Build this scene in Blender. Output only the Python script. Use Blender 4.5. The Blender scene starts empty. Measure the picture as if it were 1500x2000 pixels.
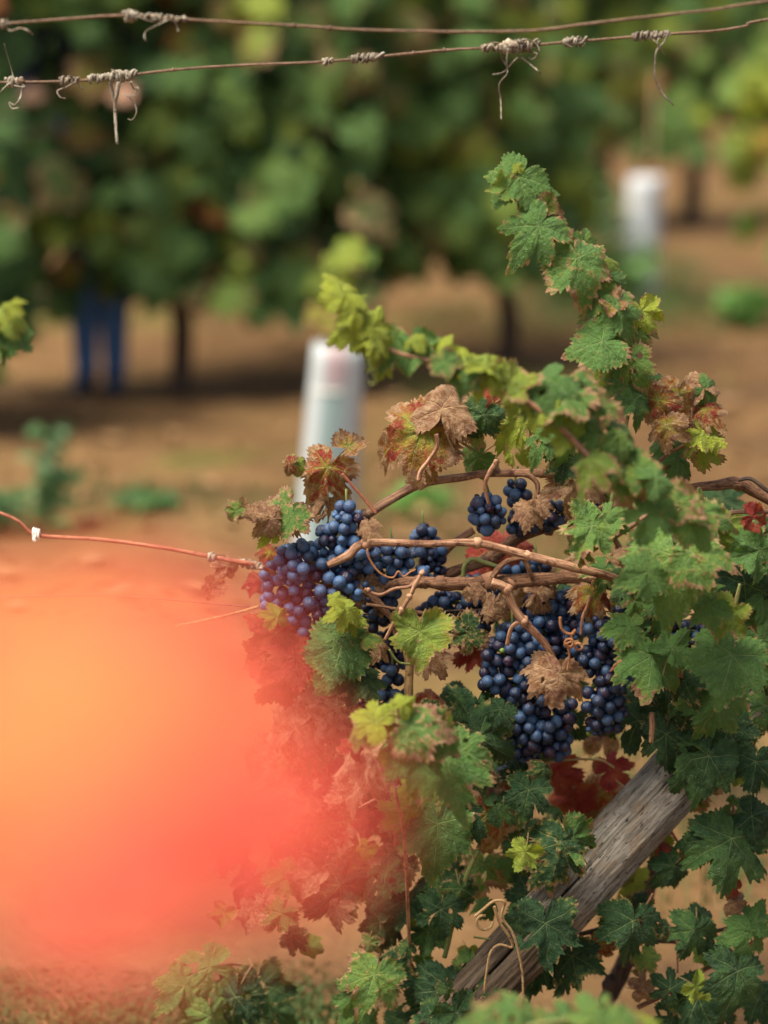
import bpy, math, random
import numpy as np
from mathutils import Vector, Matrix, noise
R_ = math.radians
random.seed(7)
S = bpy.context.scene
COL = S.collection

# ------------------------------------------------------------------ camera
FP = 85.0 / 36.0 * 2000.0                     # focal length in photo pixels
PITCH = R_(13.1); CAMZ = 1.6; Y0 = 3.1        # the vine row in focus stands at Y0
cam = bpy.data.cameras.new('camera'); camo = bpy.data.objects.new('camera', cam); COL.objects.link(camo)
camo.location = (0, 0, CAMZ); camo.rotation_euler = (R_(90) - PITCH, 0, 0)
cam.sensor_fit = 'VERTICAL'; cam.sensor_height = 36; cam.lens = 85
cam.clip_start = 0.02; cam.clip_end = 900
cam.dof.use_dof = True; cam.dof.focus_distance = 3.16; cam.dof.aperture_fstop = 1.8
S.camera = camo

# ------------------------------------------------------------------ light
W = bpy.data.worlds.new('World'); S.world = W; W.use_nodes = True
wn = W.node_tree; bg = wn.nodes['Background']
sky = wn.nodes.new('ShaderNodeTexSky'); sky.sky_type = 'NISHITA'; sky.sun_disc = False
SUN_EL, SUN_AZ = 64, 238                      # azimuth clockwise from +Y: behind the camera, to its left
sky.sun_elevation = R_(SUN_EL); sky.sun_rotation = R_(SUN_AZ)
sky.dust_density = 4.0; sky.air_density = 1.0; sky.ozone_density = 0.6
hsv = wn.nodes.new('ShaderNodeHueSaturation'); hsv.inputs['Saturation'].default_value = 0.35
wn.links.new(sky.outputs[0], hsv.inputs['Color']); wn.links.new(hsv.outputs[0], bg.inputs[0])
bg.inputs[1].default_value = 0.084
sl = bpy.data.lights.new('sun', 'SUN'); so = bpy.data.objects.new('sun', sl); COL.objects.link(so)
sl.energy = 3.8; sl.angle = R_(28); sl.color = (1.0, 0.89, 0.69)
az, el = R_(SUN_AZ), R_(SUN_EL)
sd = Vector((math.sin(az) * math.cos(el), math.cos(az) * math.cos(el), math.sin(el)))
so.rotation_euler = sd.to_track_quat('Z', 'Y').to_euler()
S.view_settings.view_transform = 'Standard'; S.view_settings.look = 'None'
S.view_settings.exposure = 1.0; S.view_settings.gamma = 1.0; S.view_settings.use_curve_mapping = False
S.render.engine = 'CYCLES'
S.cycles.use_denoising = True
S.cycles.max_bounces = 8; S.cycles.transparent_max_bounces = 8; S.cycles.diffuse_bounces = 4
S.cycles.sample_clamp_indirect = 6

# ------------------------------------------------------------------ places
RV = Vector((1, 0, 0)); FV = Vector((0, math.cos(PITCH), -math.sin(PITCH))); UV = Vector((0, math.sin(PITCH), math.cos(PITCH)))
CAM = Vector((0, 0, CAMZ))
def ray(px, py):
    return FV + RV * ((px - 750) / FP) - UV * ((py - 1000) / FP)
def at_y(px, py, y):
    d = ray(px, py); return CAM + d * (y / d.y)
def P(px, py, off=0.0):                       # a place in the focused vine row, off metres behind it
    return at_y(px, py, Y0 + off)
def G(px, py, z=0.0):                         # a place on the ground
    d = ray(px, py); return CAM + d * ((z - CAMZ) / d.z)
def mpp(y): return y / math.cos(PITCH) / FP   # metres per photo pixel at distance y
def nz(v, s=1.0): return noise.noise(v * s)

# ------------------------------------------------------------------ objects
WL = {}
def wl(o): return WL[o.name] if o is not None else Vector((0, 0, 0))
def prop(o, label=None, cat=None, group=None, kind=None):
    if label: o['label'] = label
    if cat: o['category'] = cat
    if group: o['group'] = group
    if kind: o['kind'] = kind
    return o
def empty(name, loc, label, cat, group=None):
    o = bpy.data.objects.new(name, None); COL.objects.link(o); o.location = loc; o.empty_display_size = 0.05
    WL[o.name] = Vector(loc); return prop(o, label, cat, group)
def put(name, mesh, loc, parent=None, M=None, scale=1.0):
    o = bpy.data.objects.new(name, mesh); COL.objects.link(o)
    loc = Vector(loc); WL[o.name] = loc
    if parent is not None:
        o.parent = parent
        if parent.type == 'MESH': parent_rotscale_check(parent)
        rel = loc - wl(parent)
    else: rel = loc
    if M is None: o.location = rel; o.scale = (scale,) * 3
    else:
        o.matrix_local = Matrix.Translation(rel) @ M.to_4x4() @ Matrix.Scale(scale, 4)
    return o
def parent_rotscale_check(p):
    assert p.rotation_euler.x == 0 and p.scale.x == 1.0

class MB:
    def __init__(s): s.v = []; s.f = []; s.m = []; s.a = []; s.r = []
    def add(s, vs, fs, mi=0, at=None, rim=None):
        b = len(s.v); s.v += [tuple(x) for x in vs]; s.f += [tuple(b + i for i in f) for f in fs]; s.m += [mi] * len(fs)
        s.a += [tuple(x) for x in (at if at is not None else vs)]
        s.r += list(rim) if rim is not None else [0.0] * len(vs)
    def tube(s, pts, rad, n=8, mi=0, sub=4, rough=0.0, cap=True, knots=None):
        pts = [Vector(p) for p in pts]; k = len(pts)
        if not hasattr(rad, '__len__'): rad = [rad] * k
        P2, R2 = [], []
        if sub > 1 and k > 2:
            for i in range(k - 1):
                p0 = pts[max(0, i - 1)]; p1 = pts[i]; p2 = pts[i + 1]; p3 = pts[min(k - 1, i + 2)]
                for j in range(sub):
                    t = j / sub
                    P2.append(0.5 * ((2 * p1) + (p2 - p0) * t + (2 * p0 - 5 * p1 + 4 * p2 - p3) * t * t + (3 * p1 - p0 - 3 * p2 + p3) * t ** 3))
                    R2.append(rad[i] * (1 - t) + rad[i + 1] * t)
            P2.append(pts[-1]); R2.append(rad[-1])
        else: P2, R2 = pts, list(rad)
        L = 0; up = Vector((0.31, 0.2, 0.93)); vs, at, fs = [], [], []
        m = len(P2)
        for i, p in enumerate(P2):
            t = (P2[min(m - 1, i + 1)] - P2[max(0, i - 1)])
            t = t.normalized() if t.length > 1e-9 else Vector((0, 0, 1))
            if i: L += (p - P2[i - 1]).length
            a = t.cross(up)
            if a.length < 0.1: a = t.cross(Vector((1, 0, 0)))
            a.normalize(); b = a.cross(t); up = b
            r = R2[i]
            for j in range(n):
                an = 2 * math.pi * j / n
                d = a * math.cos(an) + b * math.sin(an)
                rr = r
                if rough: rr *= 1 + rough * nz(Vector((math.cos(an) * 1.3, math.sin(an) * 1.3, L * 0.25 / max(r, 1e-4))) + P2[0] * 7) + 0.6 * rough * nz(Vector((math.cos(an) * 3.3, math.sin(an) * 3.3, L * 0.12 / max(r, 1e-4))))
                vs.append(p + d * rr); at.append((math.cos(an) * r * 100, math.sin(an) * r * 100, L * 100))
        for i in range(m - 1):
            for j in range(n):
                fs.append((i * n + j, i * n + (j + 1) % n, (i + 1) * n + (j + 1) % n, (i + 1) * n + j))
        if cap:
            fs.append(tuple(range(n - 1, -1, -1))); fs.append(tuple((m - 1) * n + j for j in range(n)))
        s.add(vs, fs, mi, at)
    def ball(s, c, r, mi=0, nu=8, nv=5, sc=(1, 1, 1), jit=0.0):
        vs = []; c = Vector(c)
        for i in range(nv + 1):
            ph = math.pi * i / nv
            for j in range(nu):
                th = 2 * math.pi * j / nu
                d = Vector((math.sin(ph) * math.cos(th), math.sin(ph) * math.sin(th), math.cos(ph)))
                rr = r * (1 + jit * nz(d * 1.7 + c * 31))
                vs.append(c + Vector((d.x * sc[0], d.y * sc[1], d.z * sc[2])) * rr)
        fs = [(i * nu + j, (i + 1) * nu + j, (i + 1) * nu + (j + 1) % nu, i * nu + (j + 1) % nu) for i in range(nv) for j in range(nu)]
        s.add(vs, fs, mi)
    def mesh(s, name, mats, smooth=True, origin=None):
        me = bpy.data.meshes.new(name)
        v = s.v if origin is None else [(a - origin[0], b - origin[1], c - origin[2]) for a, b, c in s.v]
        me.from_pydata(v, [], s.f)
        for m in mats: me.materials.append(m)
        me.polygons.foreach_set('material_index', s.m)
        if smooth: me.polygons.foreach_set('use_smooth', [True] * len(s.f))
        at = me.attributes.new('luv', 'FLOAT_VECTOR', 'POINT'); at.data.foreach_set('vector', np.array(s.a, 'f').ravel())
        at = me.attributes.new('rim', 'FLOAT', 'POINT'); at.data.foreach_set('value', np.array(s.r, 'f'))
        me.update(); return me
def build(mb, name, mats, parent=None, origin=None, **k):
    o0 = Vector(origin) if origin is not None else Vector(mb.v[0])
    return put(name, mb.mesh(name, mats, origin=o0, **k), o0, parent)

# ------------------------------------------------------------------ materials
class N:
    def __init__(s, name):
        s.m = bpy.data.materials.new(name); s.m.use_nodes = True; s.t = s.m.node_tree
        s.b = s.t.nodes['Principled BSDF']; s.out = s.t.nodes['Material Output']
    def new(s, ty, **k):
        n = s.t.nodes.new(ty)
        for a, b in k.items(): setattr(n, a, b)
        return n
    def li(s, a, b): s.t.links.new(a, b)
    def st(s, sock, v):
        if hasattr(v, 'is_output') or isinstance(v, bpy.types.NodeSocket): s.li(v, sock)
        elif isinstance(v, tuple) and len(v) == 3 and sock.type == 'RGBA': sock.default_value = (*v, 1)
        else: sock.default_value = v
    def ma(s, op, a, b=None, c=None, clamp=False):
        n = s.new('ShaderNodeMath', operation=op, use_clamp=clamp); s.st(n.inputs[0], a)
        if b is not None: s.st(n.inputs[1], b)
        if c is not None: s.st(n.inputs[2], c)
        return n.outputs[0]
    def vm(s, op, a, b=None):
        n = s.new('ShaderNodeVectorMath', operation=op); s.st(n.inputs[0], a)
        if b is not None: s.st(n.inputs[1], b)
        return n.outputs[0]
    def mix(s, f, a, b, bt='MIX'):
        n = s.new('ShaderNodeMix', data_type='RGBA', blend_type=bt, clamp_factor=True)
        s.st(n.inputs[0], f); s.st(n.inputs[6], a); s.st(n.inputs[7], b); return n.outputs[2]
    def noi(s, v, sc, det=3, ro=0.55, dist=0):
        n = s.new('ShaderNodeTexNoise'); s.li(v, n.inputs['Vector']); n.inputs['Scale'].default_value = sc
        n.inputs['Detail'].default_value = det; n.inputs['Roughness'].default_value = ro; n.inputs['Distortion'].default_value = dist
        return n.outputs[0]
    def ss(s, x, a, b):                       # smoothstep
        n = s.new('ShaderNodeMapRange', interpolation_type='SMOOTHSTEP'); s.st(n.inputs[0], x)
        s.st(n.inputs[1], a); s.st(n.inputs[2], b); return n.outputs[0]
    def attr(s, name, out='Vector'):
        n = s.new('ShaderNodeAttribute', attribute_name=name); return n.outputs[out]
    def obj(s): return s.new('ShaderNodeTexCoord').outputs['Object']
    def bump(s, h, dist, st=1.0):
        n = s.new('ShaderNodeBump'); n.inputs['Distance'].default_value = dist; n.inputs['Strength'].default_value = st
        s.li(h, n.inputs['Height']); s.li(n.outputs[0], s.b.inputs['Normal']); return n.outputs[0]

def leaf_material(name, autumn=False):
    s = N(name); uv = s.attr('luv'); rim = s.attr('rim', 'Fac')
    oi = s.new('ShaderNodeObjectInfo'); sep = s.new('ShaderNodeSeparateColor'); s.li(oi.outputs['Color'], sep.inputs[0])
    cy, cb, cr = sep.outputs[0], sep.outputs[1], sep.outputs[2]; seed = oi.outputs['Alpha']
    cmb = s.new('ShaderNodeCombineXYZ'); s.li(s.ma('MULTIPLY', seed, 37.0), cmb.inputs[2]); s.li(s.ma('MULTIPLY', seed, 91.0), cmb.inputs[0])
    v = s.vm('ADD', uv, cmb.outputs[0])
    sx = s.new('ShaderNodeSeparateXYZ'); s.li(uv, sx.inputs[0])
    ax = s.ma('ABSOLUTE', sx.outputs[0]); ang = s.ma('ARCTAN2', ax, sx.outputs[1])
    r = s.ma('SQRT', s.ma('ADD', s.ma('MULTIPLY', ax, ax), s.ma('MULTIPLY', sx.outputs[1], sx.outputs[1])))
    wob = s.ma('MULTIPLY', s.ma('SUBTRACT', s.noi(v, 3.0, 1), 0.5), 0.10)
    d1 = s.ma('ABSOLUTE', s.ma('ADD', ang, wob)); d2 = s.ma('ABSOLUTE', s.ma('ADD', s.ma('SUBTRACT', ang, 0.93), wob)); d3 = s.ma('ABSOLUTE', s.ma('ADD', s.ma('SUBTRACT', ang, 1.98), wob))
    d = s.ma('MINIMUM', d1, s.ma('MINIMUM', d2, d3))
    vv = s.ma('MULTIPLY', r, s.ma('SINE', d)); uu = s.ma('MULTIPLY', r, s.ma('COSINE', d))
    wd = s.ma('MULTIPLY_ADD', r, -0.011, 0.0155)
    main = s.ma('SUBTRACT', 1.0, s.ss(s.ma('DIVIDE', vv, wd), 0.5, 1.3))
    sf = s.ma('FRACT', s.ma('MULTIPLY', s.ma('SUBTRACT', uu, s.ma('MULTIPLY', vv, 0.85)), 7.5))
    sec = s.ss(s.ma('ABSOLUTE', s.ma('SUBTRACT', sf, 0.5)), 0.43, 0.49)
    vor = s.new('ShaderNodeTexVoronoi', feature='DISTANCE_TO_EDGE'); s.li(v, vor.inputs['Vector']); vor.inputs['Scale'].default_value = 22
    ret = s.ma('SUBTRACT', 1.0, s.ss(vor.outputs['Distance'], 0.0, 0.09))
    vein = s.ma('MAXIMUM', main, s.ma('MAXIMUM', s.ma('MULTIPLY', s.ma('MULTIPLY', sec, 0.6), s.ss(s.noi(v, 5.5, 2), 0.35, 0.6)), s.ma('MULTIPLY', ret, 0.13)))
    n1 = s.noi(v, 1.9, 4, 0.6, 0.3); n2 = s.noi(v, 7.0, 4, 0.62); n3 = s.noi(v, 30, 2)
    yk = s.ma('MULTIPLY_ADD', s.ma('SUBTRACT', n1, 0.5), 0.55, cy, clamp=True)
    green = s.mix(s.ss(yk, 0.0, 0.34), (0.015, 0.056, 0.022), (0.105, 0.225, 0.055)); green = s.mix(s.ss(yk, 0.34, 1.0), green, (0.40, 0.46, 0.045))
    green = s.mix(s.ma('MULTIPLY', s.ss(n2, 0.35, 0.75), 0.7), green, s.mix(0.35, green, (0.17, 0.28, 0.13)))
    green = s.mix(s.ma('MULTIPLY', s.ss(s.noi(v, 4.3, 5, 0.7), 0.52, 0.7), 0.55), green, s.mix(0.6, green, (0.022, 0.055, 0.030)))
    green = s.mix(s.ma('MULTIPLY', vein, 0.42), green, s.mix(0.65, green, (0.42, 0.50, 0.22)))
    # autumn red and yellow, creeping in from the margin between the veins
    rr = s.ma('ADD', s.ma('MULTIPLY', rim, 0.35), s.ma('ADD', s.ma('MULTIPLY', n2, 0.55), s.ma('MULTIPLY', vein, -0.18)))
    rthr = s.ma('MULTIPLY_ADD', cr, -1.05, 1.0)
    redm = s.ss(s.ma('SUBTRACT', rr, rthr), -0.10, 0.12)
    redc = s.mix(s.ss(n1, 0.35, 0.68), (0.27, 0.028, 0.030), (0.36, 0.085, 0.045))
    redc = s.mix(s.ss(n2, 0.58, 0.75), redc, (0.12, 0.035, 0.040))
    yelm = s.ss(s.ma('SUBTRACT', rr, rthr), -0.32, -0.05)
    c = s.mix(s.ma('MULTIPLY', yelm, 0.75), green, (0.38, 0.30, 0.035)); c = s.mix(redm, c, redc)
    # dry brown margins and blotches
    bb = s.ma('ADD', s.ma('MULTIPLY', s.ma('POWER', rim, 4.0), 0.20), s.ma('ADD', s.ma('MULTIPLY', n2, 0.75), s.ma('MULTIPLY', n1, 0.45)))
    bthr = s.ma('MULTIPLY_ADD', cb, -0.74, 1.04)
    bd = s.ma('SUBTRACT', bb, bthr)
    brm = s.ss(bd, -0.015, 0.03); brh = s.ss(bd, -0.09, 0.0)
    c = s.mix(s.ma('MULTIPLY', brh, 0.6), c, (0.30, 0.28, 0.06))
    brc = s.mix(s.ss(n2, 0.3, 0.7), (0.26, 0.115, 0.055), (0.50, 0.33, 0.205))
    brc = s.mix(s.ss(n1, 0.5, 0.7), brc, (0.20, 0.085, 0.060))
    brc = s.mix(s.ma('MULTIPLY', vein, 0.4), brc, (0.55, 0.38, 0.2))
    c = s.mix(brm, c, brc)
    # pale spray specks and small dark spots
    vs = s.new('ShaderNodeTexVoronoi'); s.li(v, vs.inputs['Vector']); vs.inputs['Scale'].default_value = 26
    sp = s.ma('MULTIPLY', s.ma('SUBTRACT', 1.0, s.ss(vs.outputs['Distance'], 0.10, 0.24)), s.ss(s.noi(v, 5, 2), 0.48, 0.62))
    c = s.mix(s.ma('MULTIPLY', sp, 0.55), c, (0.50, 0.56, 0.44))
    vs2 = s.new('ShaderNodeTexVoronoi'); s.li(v, vs2.inputs['Vector']); vs2.inputs['Scale'].default_value = 13
    sp2 = s.ma('MULTIPLY', s.ma('SUBTRACT', 1.0, s.ss(vs2.outputs['Distance'], 0.05, 0.16)), s.ss(s.noi(v, 3.3, 2), 0.5, 0.6))
    c = s.mix(s.ma('MULTIPLY', sp2, 0.7), c, (0.10, 0.05, 0.02))
    geo = s.new('ShaderNodeNewGeometry')
    c = s.mix(s.ma('MULTIPLY', geo.outputs['Backfacing'], 0.45), c, s.mix(0.5, c, (0.22, 0.30, 0.16)))
    if autumn:
        c = s.mix(s.ma('ADD', cy, s.ma('MULTIPLY', s.ma('SUBTRACT', n1, 0.5), 1.2), clamp=True), (0.86, 0.105, 0.082), (0.90, 0.31, 0.105))
        c = s.mix(s.ma('MULTIPLY', vein, 0.3), c, (0.9, 0.5, 0.2))
    s.li(c, s.b.inputs['Base Color'])
    s.st(s.b.inputs['Roughness'], s.mix(brm, (0.50, 0.50, 0.50), (0.85, 0.85, 0.85)) if False else 0.46)
    s.b.inputs['Specular IOR Level'].default_value = 0.30
    h = s.ma('ADD', s.ma('MULTIPLY', vein, -0.7), s.ma('MULTIPLY', n2, 0.9)); bn = s.bump(h, 0.018, 0.7)
    tr = s.new('ShaderNodeBsdfTranslucent'); s.li(s.mix(1.0, c, (1.35, 1.25, 0.5), 'MULTIPLY'), tr.inputs[0]); s.li(bn, tr.inputs['Normal'])
    mx = s.new('ShaderNodeMixShader'); mx.inputs[0].default_value = 0.12 if autumn else 0.30
    s.li(s.b.outputs[0], mx.inputs[1]); s.li(tr.outputs[0], mx.inputs[2]); s.li(mx.outputs[0], s.out.inputs[0])
    return s.m

def wood_material(name, c1, c2, c3, zs=0.12, sc=3.0, rough=0.8, bd=0.002, spots=0.0, spec=0.3):
    s = N(name); v = s.attr('luv'); mp = s.new('ShaderNodeMapping'); s.li(v, mp.inputs[0]); mp.inputs['Scale'].default_value = (1, 1, zs)
    oi = s.new('ShaderNodeObjectInfo'); vv = s.vm('ADD', mp.outputs[0], s.vm('SCALE', oi.outputs['Location'], None) if False else oi.outputs['Location'])
    a = s.noi(vv, sc, 5, 0.65, 0.3); b = s.noi(v, sc * 0.35, 3); e = s.noi(vv, sc * 3.2, 3, 0.6)
    c = s.mix(s.ss(a, 0.35, 0.65), c1, c2); c = s.mix(s.ss(b, 0.50, 0.72), c, c3)
    c = s.mix(s.ma('MULTIPLY', s.ss(e, 0.55, 0.7), 0.5), c, s.mix(0.7, c, (0.02, 0.012, 0.008)))
    if spots: c = s.mix(s.ma('MULTIPLY', s.ss(s.noi(v, 9.0, 2), 0.62, 0.68), spots), c, (0.03, 0.015, 0.01))
    s.li(c, s.b.inputs['Base Color']); s.b.inputs['Roughness'].default_value = rough; s.b.inputs['Specular IOR Level'].default_value = spec
    s.bump(s.ma('ADD', a, s.ma('MULTIPLY', e, 0.6)), bd, 0.9); return s.m

def plain(name, c, rough=0.7, var=0.25, sc=8.0, metal=0.0, bump=0.0, transl=0.0):
    s = N(name); n = s.noi(s.obj(), sc, 4)
    d = tuple(x * (1 - var) for x in c); l = tuple(min(1, x * (1 + var)) for x in c)
    cc = s.mix(s.ss(n, 0.3, 0.7), d, l); s.li(cc, s.b.inputs['Base Color'])
    s.b.inputs['Roughness'].default_value = rough; s.b.inputs['Metallic'].default_value = metal
    if bump: s.bump(n, bump)
    if transl:
        tr = s.new('ShaderNodeBsdfTranslucent'); s.li(cc, tr.inputs[0]); mx = s.new('ShaderNodeMixShader'); mx.inputs[0].default_value = transl
        s.li(s.b.outputs[0], mx.inputs[1]); s.li(tr.outputs[0], mx.inputs[2]); s.li(mx.outputs[0], s.out.inputs[0])
    return s.m

def grape_material():
    s = N('grape_skin'); oc = s.obj()
    oi = s.new('ShaderNodeObjectInfo'); sep = s.new('ShaderNodeSeparateColor'); s.li(oi.outputs['Color'], sep.inputs[0])
    pur, gre, blo, seed = sep.outputs[0], sep.outputs[1], sep.outputs[2], oi.outputs['Alpha']
    cmb = s.new('ShaderNodeCombineXYZ'); s.li(s.ma('MULTIPLY', seed, 53.0), cmb.inputs[2])
    v = s.vm('ADD', oc, cmb.outputs[0])
    n1 = s.noi(v, 0.9, 3, 0.55, 0.4); n2 = s.noi(v, 4.0, 4, 0.65); n3 = s.noi(v, 14, 2)
    base = s.mix(s.ma('MULTIPLY', s.ma('MULTIPLY', s.ss(n1, 0.42, 0.66), pur), 0.75), (0.006, 0.013, 0.042), (0.075, 0.022, 0.040))
    bl = s.ma('ADD', s.ma('MULTIPLY', n1, -0.5), s.ma('ADD', s.ma('MULTIPLY', n2, 0.5), s.ma('ADD', blo, s.ma('MULTIPLY', s.ma('SUBTRACT', n3, 0.5), 0.12))))
    c = s.mix(s.ma('MULTIPLY', s.ss(bl, 0.08, 0.85), 0.95), base, (0.075, 0.165, 0.350))
    c = s.mix(gre, c, (0.16, 0.26, 0.05))
    sx = s.new('ShaderNodeSeparateXYZ'); s.li(oc, sx.inputs[0])
    rr = s.ma('SQRT', s.ma('ADD', s.ma('MULTIPLY', sx.outputs[0], sx.outputs[0]), s.ma('MULTIPLY', sx.outputs[1], sx.outputs[1])))
    scar = s.ma('MULTIPLY', s.ma('SUBTRACT', 1.0, s.ss(rr, 0.05, 0.13)), s.ma('GREATER_THAN', sx.outputs[2], 0.0))
    c = s.mix(scar, c, (0.05, 0.022, 0.014))
    s.li(c, s.b.inputs['Base Color'])
    s.st(s.b.inputs['Roughness'], s.ma('MULTIPLY_ADD', s.ss(bl, 0.2, 0.9), 0.30, 0.28)); s.b.inputs['Specular IOR Level'].default_value = 0.45
    s.bump(n2, 0.02, 0.25); return s.m

def ground_material():
    s = N('dry_soil'); v = s.obj()
    a = s.noi(v, 0.55, 4, 0.6, 0.4); b = s.noi(v, 3.5, 5, 0.65); d = s.noi(v, 28, 4, 0.6); g = s.noi(v, 0.9, 3, 0.6, 0.8)
    mp = s.new('ShaderNodeMapping'); s.li(v, mp.inputs[0]); mp.inputs['Scale'].default_value = (0.35, 2.2, 1); row = s.noi(mp.outputs[0], 0.8, 3)
    c = s.mix(s.ss(a, 0.35, 0.65), (0.118, 0.066, 0.029), (0.186, 0.110, 0.050))
    c = s.mix(s.ss(b, 0.40, 0.72), c, (0.090, 0.048, 0.024)); c = s.mix(s.ss(row, 0.52, 0.70), c, (0.072, 0.042, 0.024))
    c = s.mix(s.ma('MULTIPLY', s.ss(d, 0.5, 0.75), 0.5), c, (0.22, 0.135, 0.070))
    c = s.mix(s.ma('MULTIPLY', s.ss(g, 0.54, 0.68), 0.55), c, (0.075, 0.10, 0.020))
    s.li(c, s.b.inputs['Base Color']); s.b.inputs['Roughness'].default_value = 0.95; s.b.inputs['Specular IOR Level'].default_value = 0.1
    s.bump(s.ma('ADD', b, s.ma('MULTIPLY', d, 0.4)), 0.03, 0.8); return s.m

def post_material():
    s = N('weathered_wood'); v = s.attr('luv'); mp = s.new('ShaderNodeMapping'); s.li(v, mp.inputs[0]); mp.inputs['Scale'].default_value = (1, 1, 0.09)
    mp2 = s.new('ShaderNodeMapping'); s.li(v, mp2.inputs[0]); mp2.inputs['Scale'].default_value = (1, 1, 0.35)
    a = s.noi(mp.outputs[0], 1.6, 5, 0.7, 0.5); e = s.noi(mp.outputs[0], 7.0, 4, 0.7); b = s.noi(mp2.outputs[0], 0.55, 4, 0.6, 0.5); k = s.noi(mp2.outputs[0], 2.2, 5, 0.7)
    c = s.mix(s.ss(a, 0.32, 0.66), (0.14, 0.120, 0.100), (0.52, 0.48, 0.42))
    c = s.mix(s.ma('MULTIPLY', s.ss(b, 0.50, 0.66), 0.6), c, (0.32, 0.22, 0.14))
    c = s.mix(s.ss(k, 0.56, 0.66), c, (0.045, 0.040, 0.034))
    c = s.mix(s.ss(e, 0.60, 0.72), c, (0.03, 0.024, 0.02))
    sz = s.new('ShaderNodeSeparateXYZ'); s.li(v, sz.inputs[0]); c = s.mix(s.ma('MULTIPLY', s.ss(s.ma('ADD', sz.outputs[2], s.ma('MULTIPLY', b, 14)), 62, 76), 0.85), c, s.mix(s.ss(a, .4, .6), (0.055, 0.035, 0.022), (0.17, 0.11, 0.065)))
    c = s.mix(s.ss(s.attr('rim', 'Fac'), 0.2, 0.7), c, (0.012, 0.010, 0.008))
    s.li(c, s.b.inputs['Base Color']); s.b.inputs['Roughness'].default_value = 0.9; s.b.inputs['Specular IOR Level'].default_value = 0.15
    s.bump(s.ma('ADD', a, s.ma('MULTIPLY', e, 0.8)), 0.006, 1.0); return s.m

LEAF = leaf_material('vine_leaf'); ALEAF = leaf_material('autumn_leaf', True)
CANE = wood_material('cane_bark', (0.18, 0.075, 0.040), (0.50, 0.29, 0.18), (0.12, 0.050, 0.032), zs=0.06, sc=3.2, spots=0.8, rough=0.5)
BARK = wood_material('cordon_bark', (0.14, 0.065, 0.038), (0.36, 0.19, 0.11), (0.09, 0.040, 0.026), sc=4.5, bd=0.004)
DARKBARK = wood_material('dark_bark', (0.055, 0.036, 0.030), (0.13, 0.085, 0.065), (0.04, 0.025, 0.02), bd=0.006)
GREENSTEM = wood_material('green_stem', (0.13, 0.17, 0.05), (0.22, 0.24, 0.08), (0.20, 0.11, 0.05), rough=0.5)
REDSTEM = wood_material('red_petiole', (0.30, 0.09, 0.055), (0.45, 0.19, 0.11), (0.22, 0.06, 0.04), rough=0.5)
DRYTEN = wood_material('dry_tendril', (0.22, 0.185, 0.14), (0.52, 0.47, 0.39), (0.10, 0.065, 0.045), sc=6.0)
ORTEN = wood_material('brown_tendril', (0.34, 0.13, 0.055), (0.48, 0.23, 0.10), (0.22, 0.08, 0.04), sc=6.0, rough=0.5)
STRAWT = wood_material('straw_tie', (0.40, 0.24, 0.10), (0.60, 0.42, 0.22), (0.18, 0.08, 0.04), sc=5.0)
RUST = wood_material('rusty_wire', (0.14, 0.080, 0.048), (0.26, 0.155, 0.095), (0.08, 0.042, 0.028), sc=8.0, rough=0.6, spec=0.5)
PET = wood_material('leaf_stalk', (0.26, 0.22, 0.08), (0.40, 0.24, 0.12), (0.30, 0.10, 0.06), rough=0.5)
GRAPE = grape_material(); SOIL = ground_material(); POST = post_material()

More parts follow.
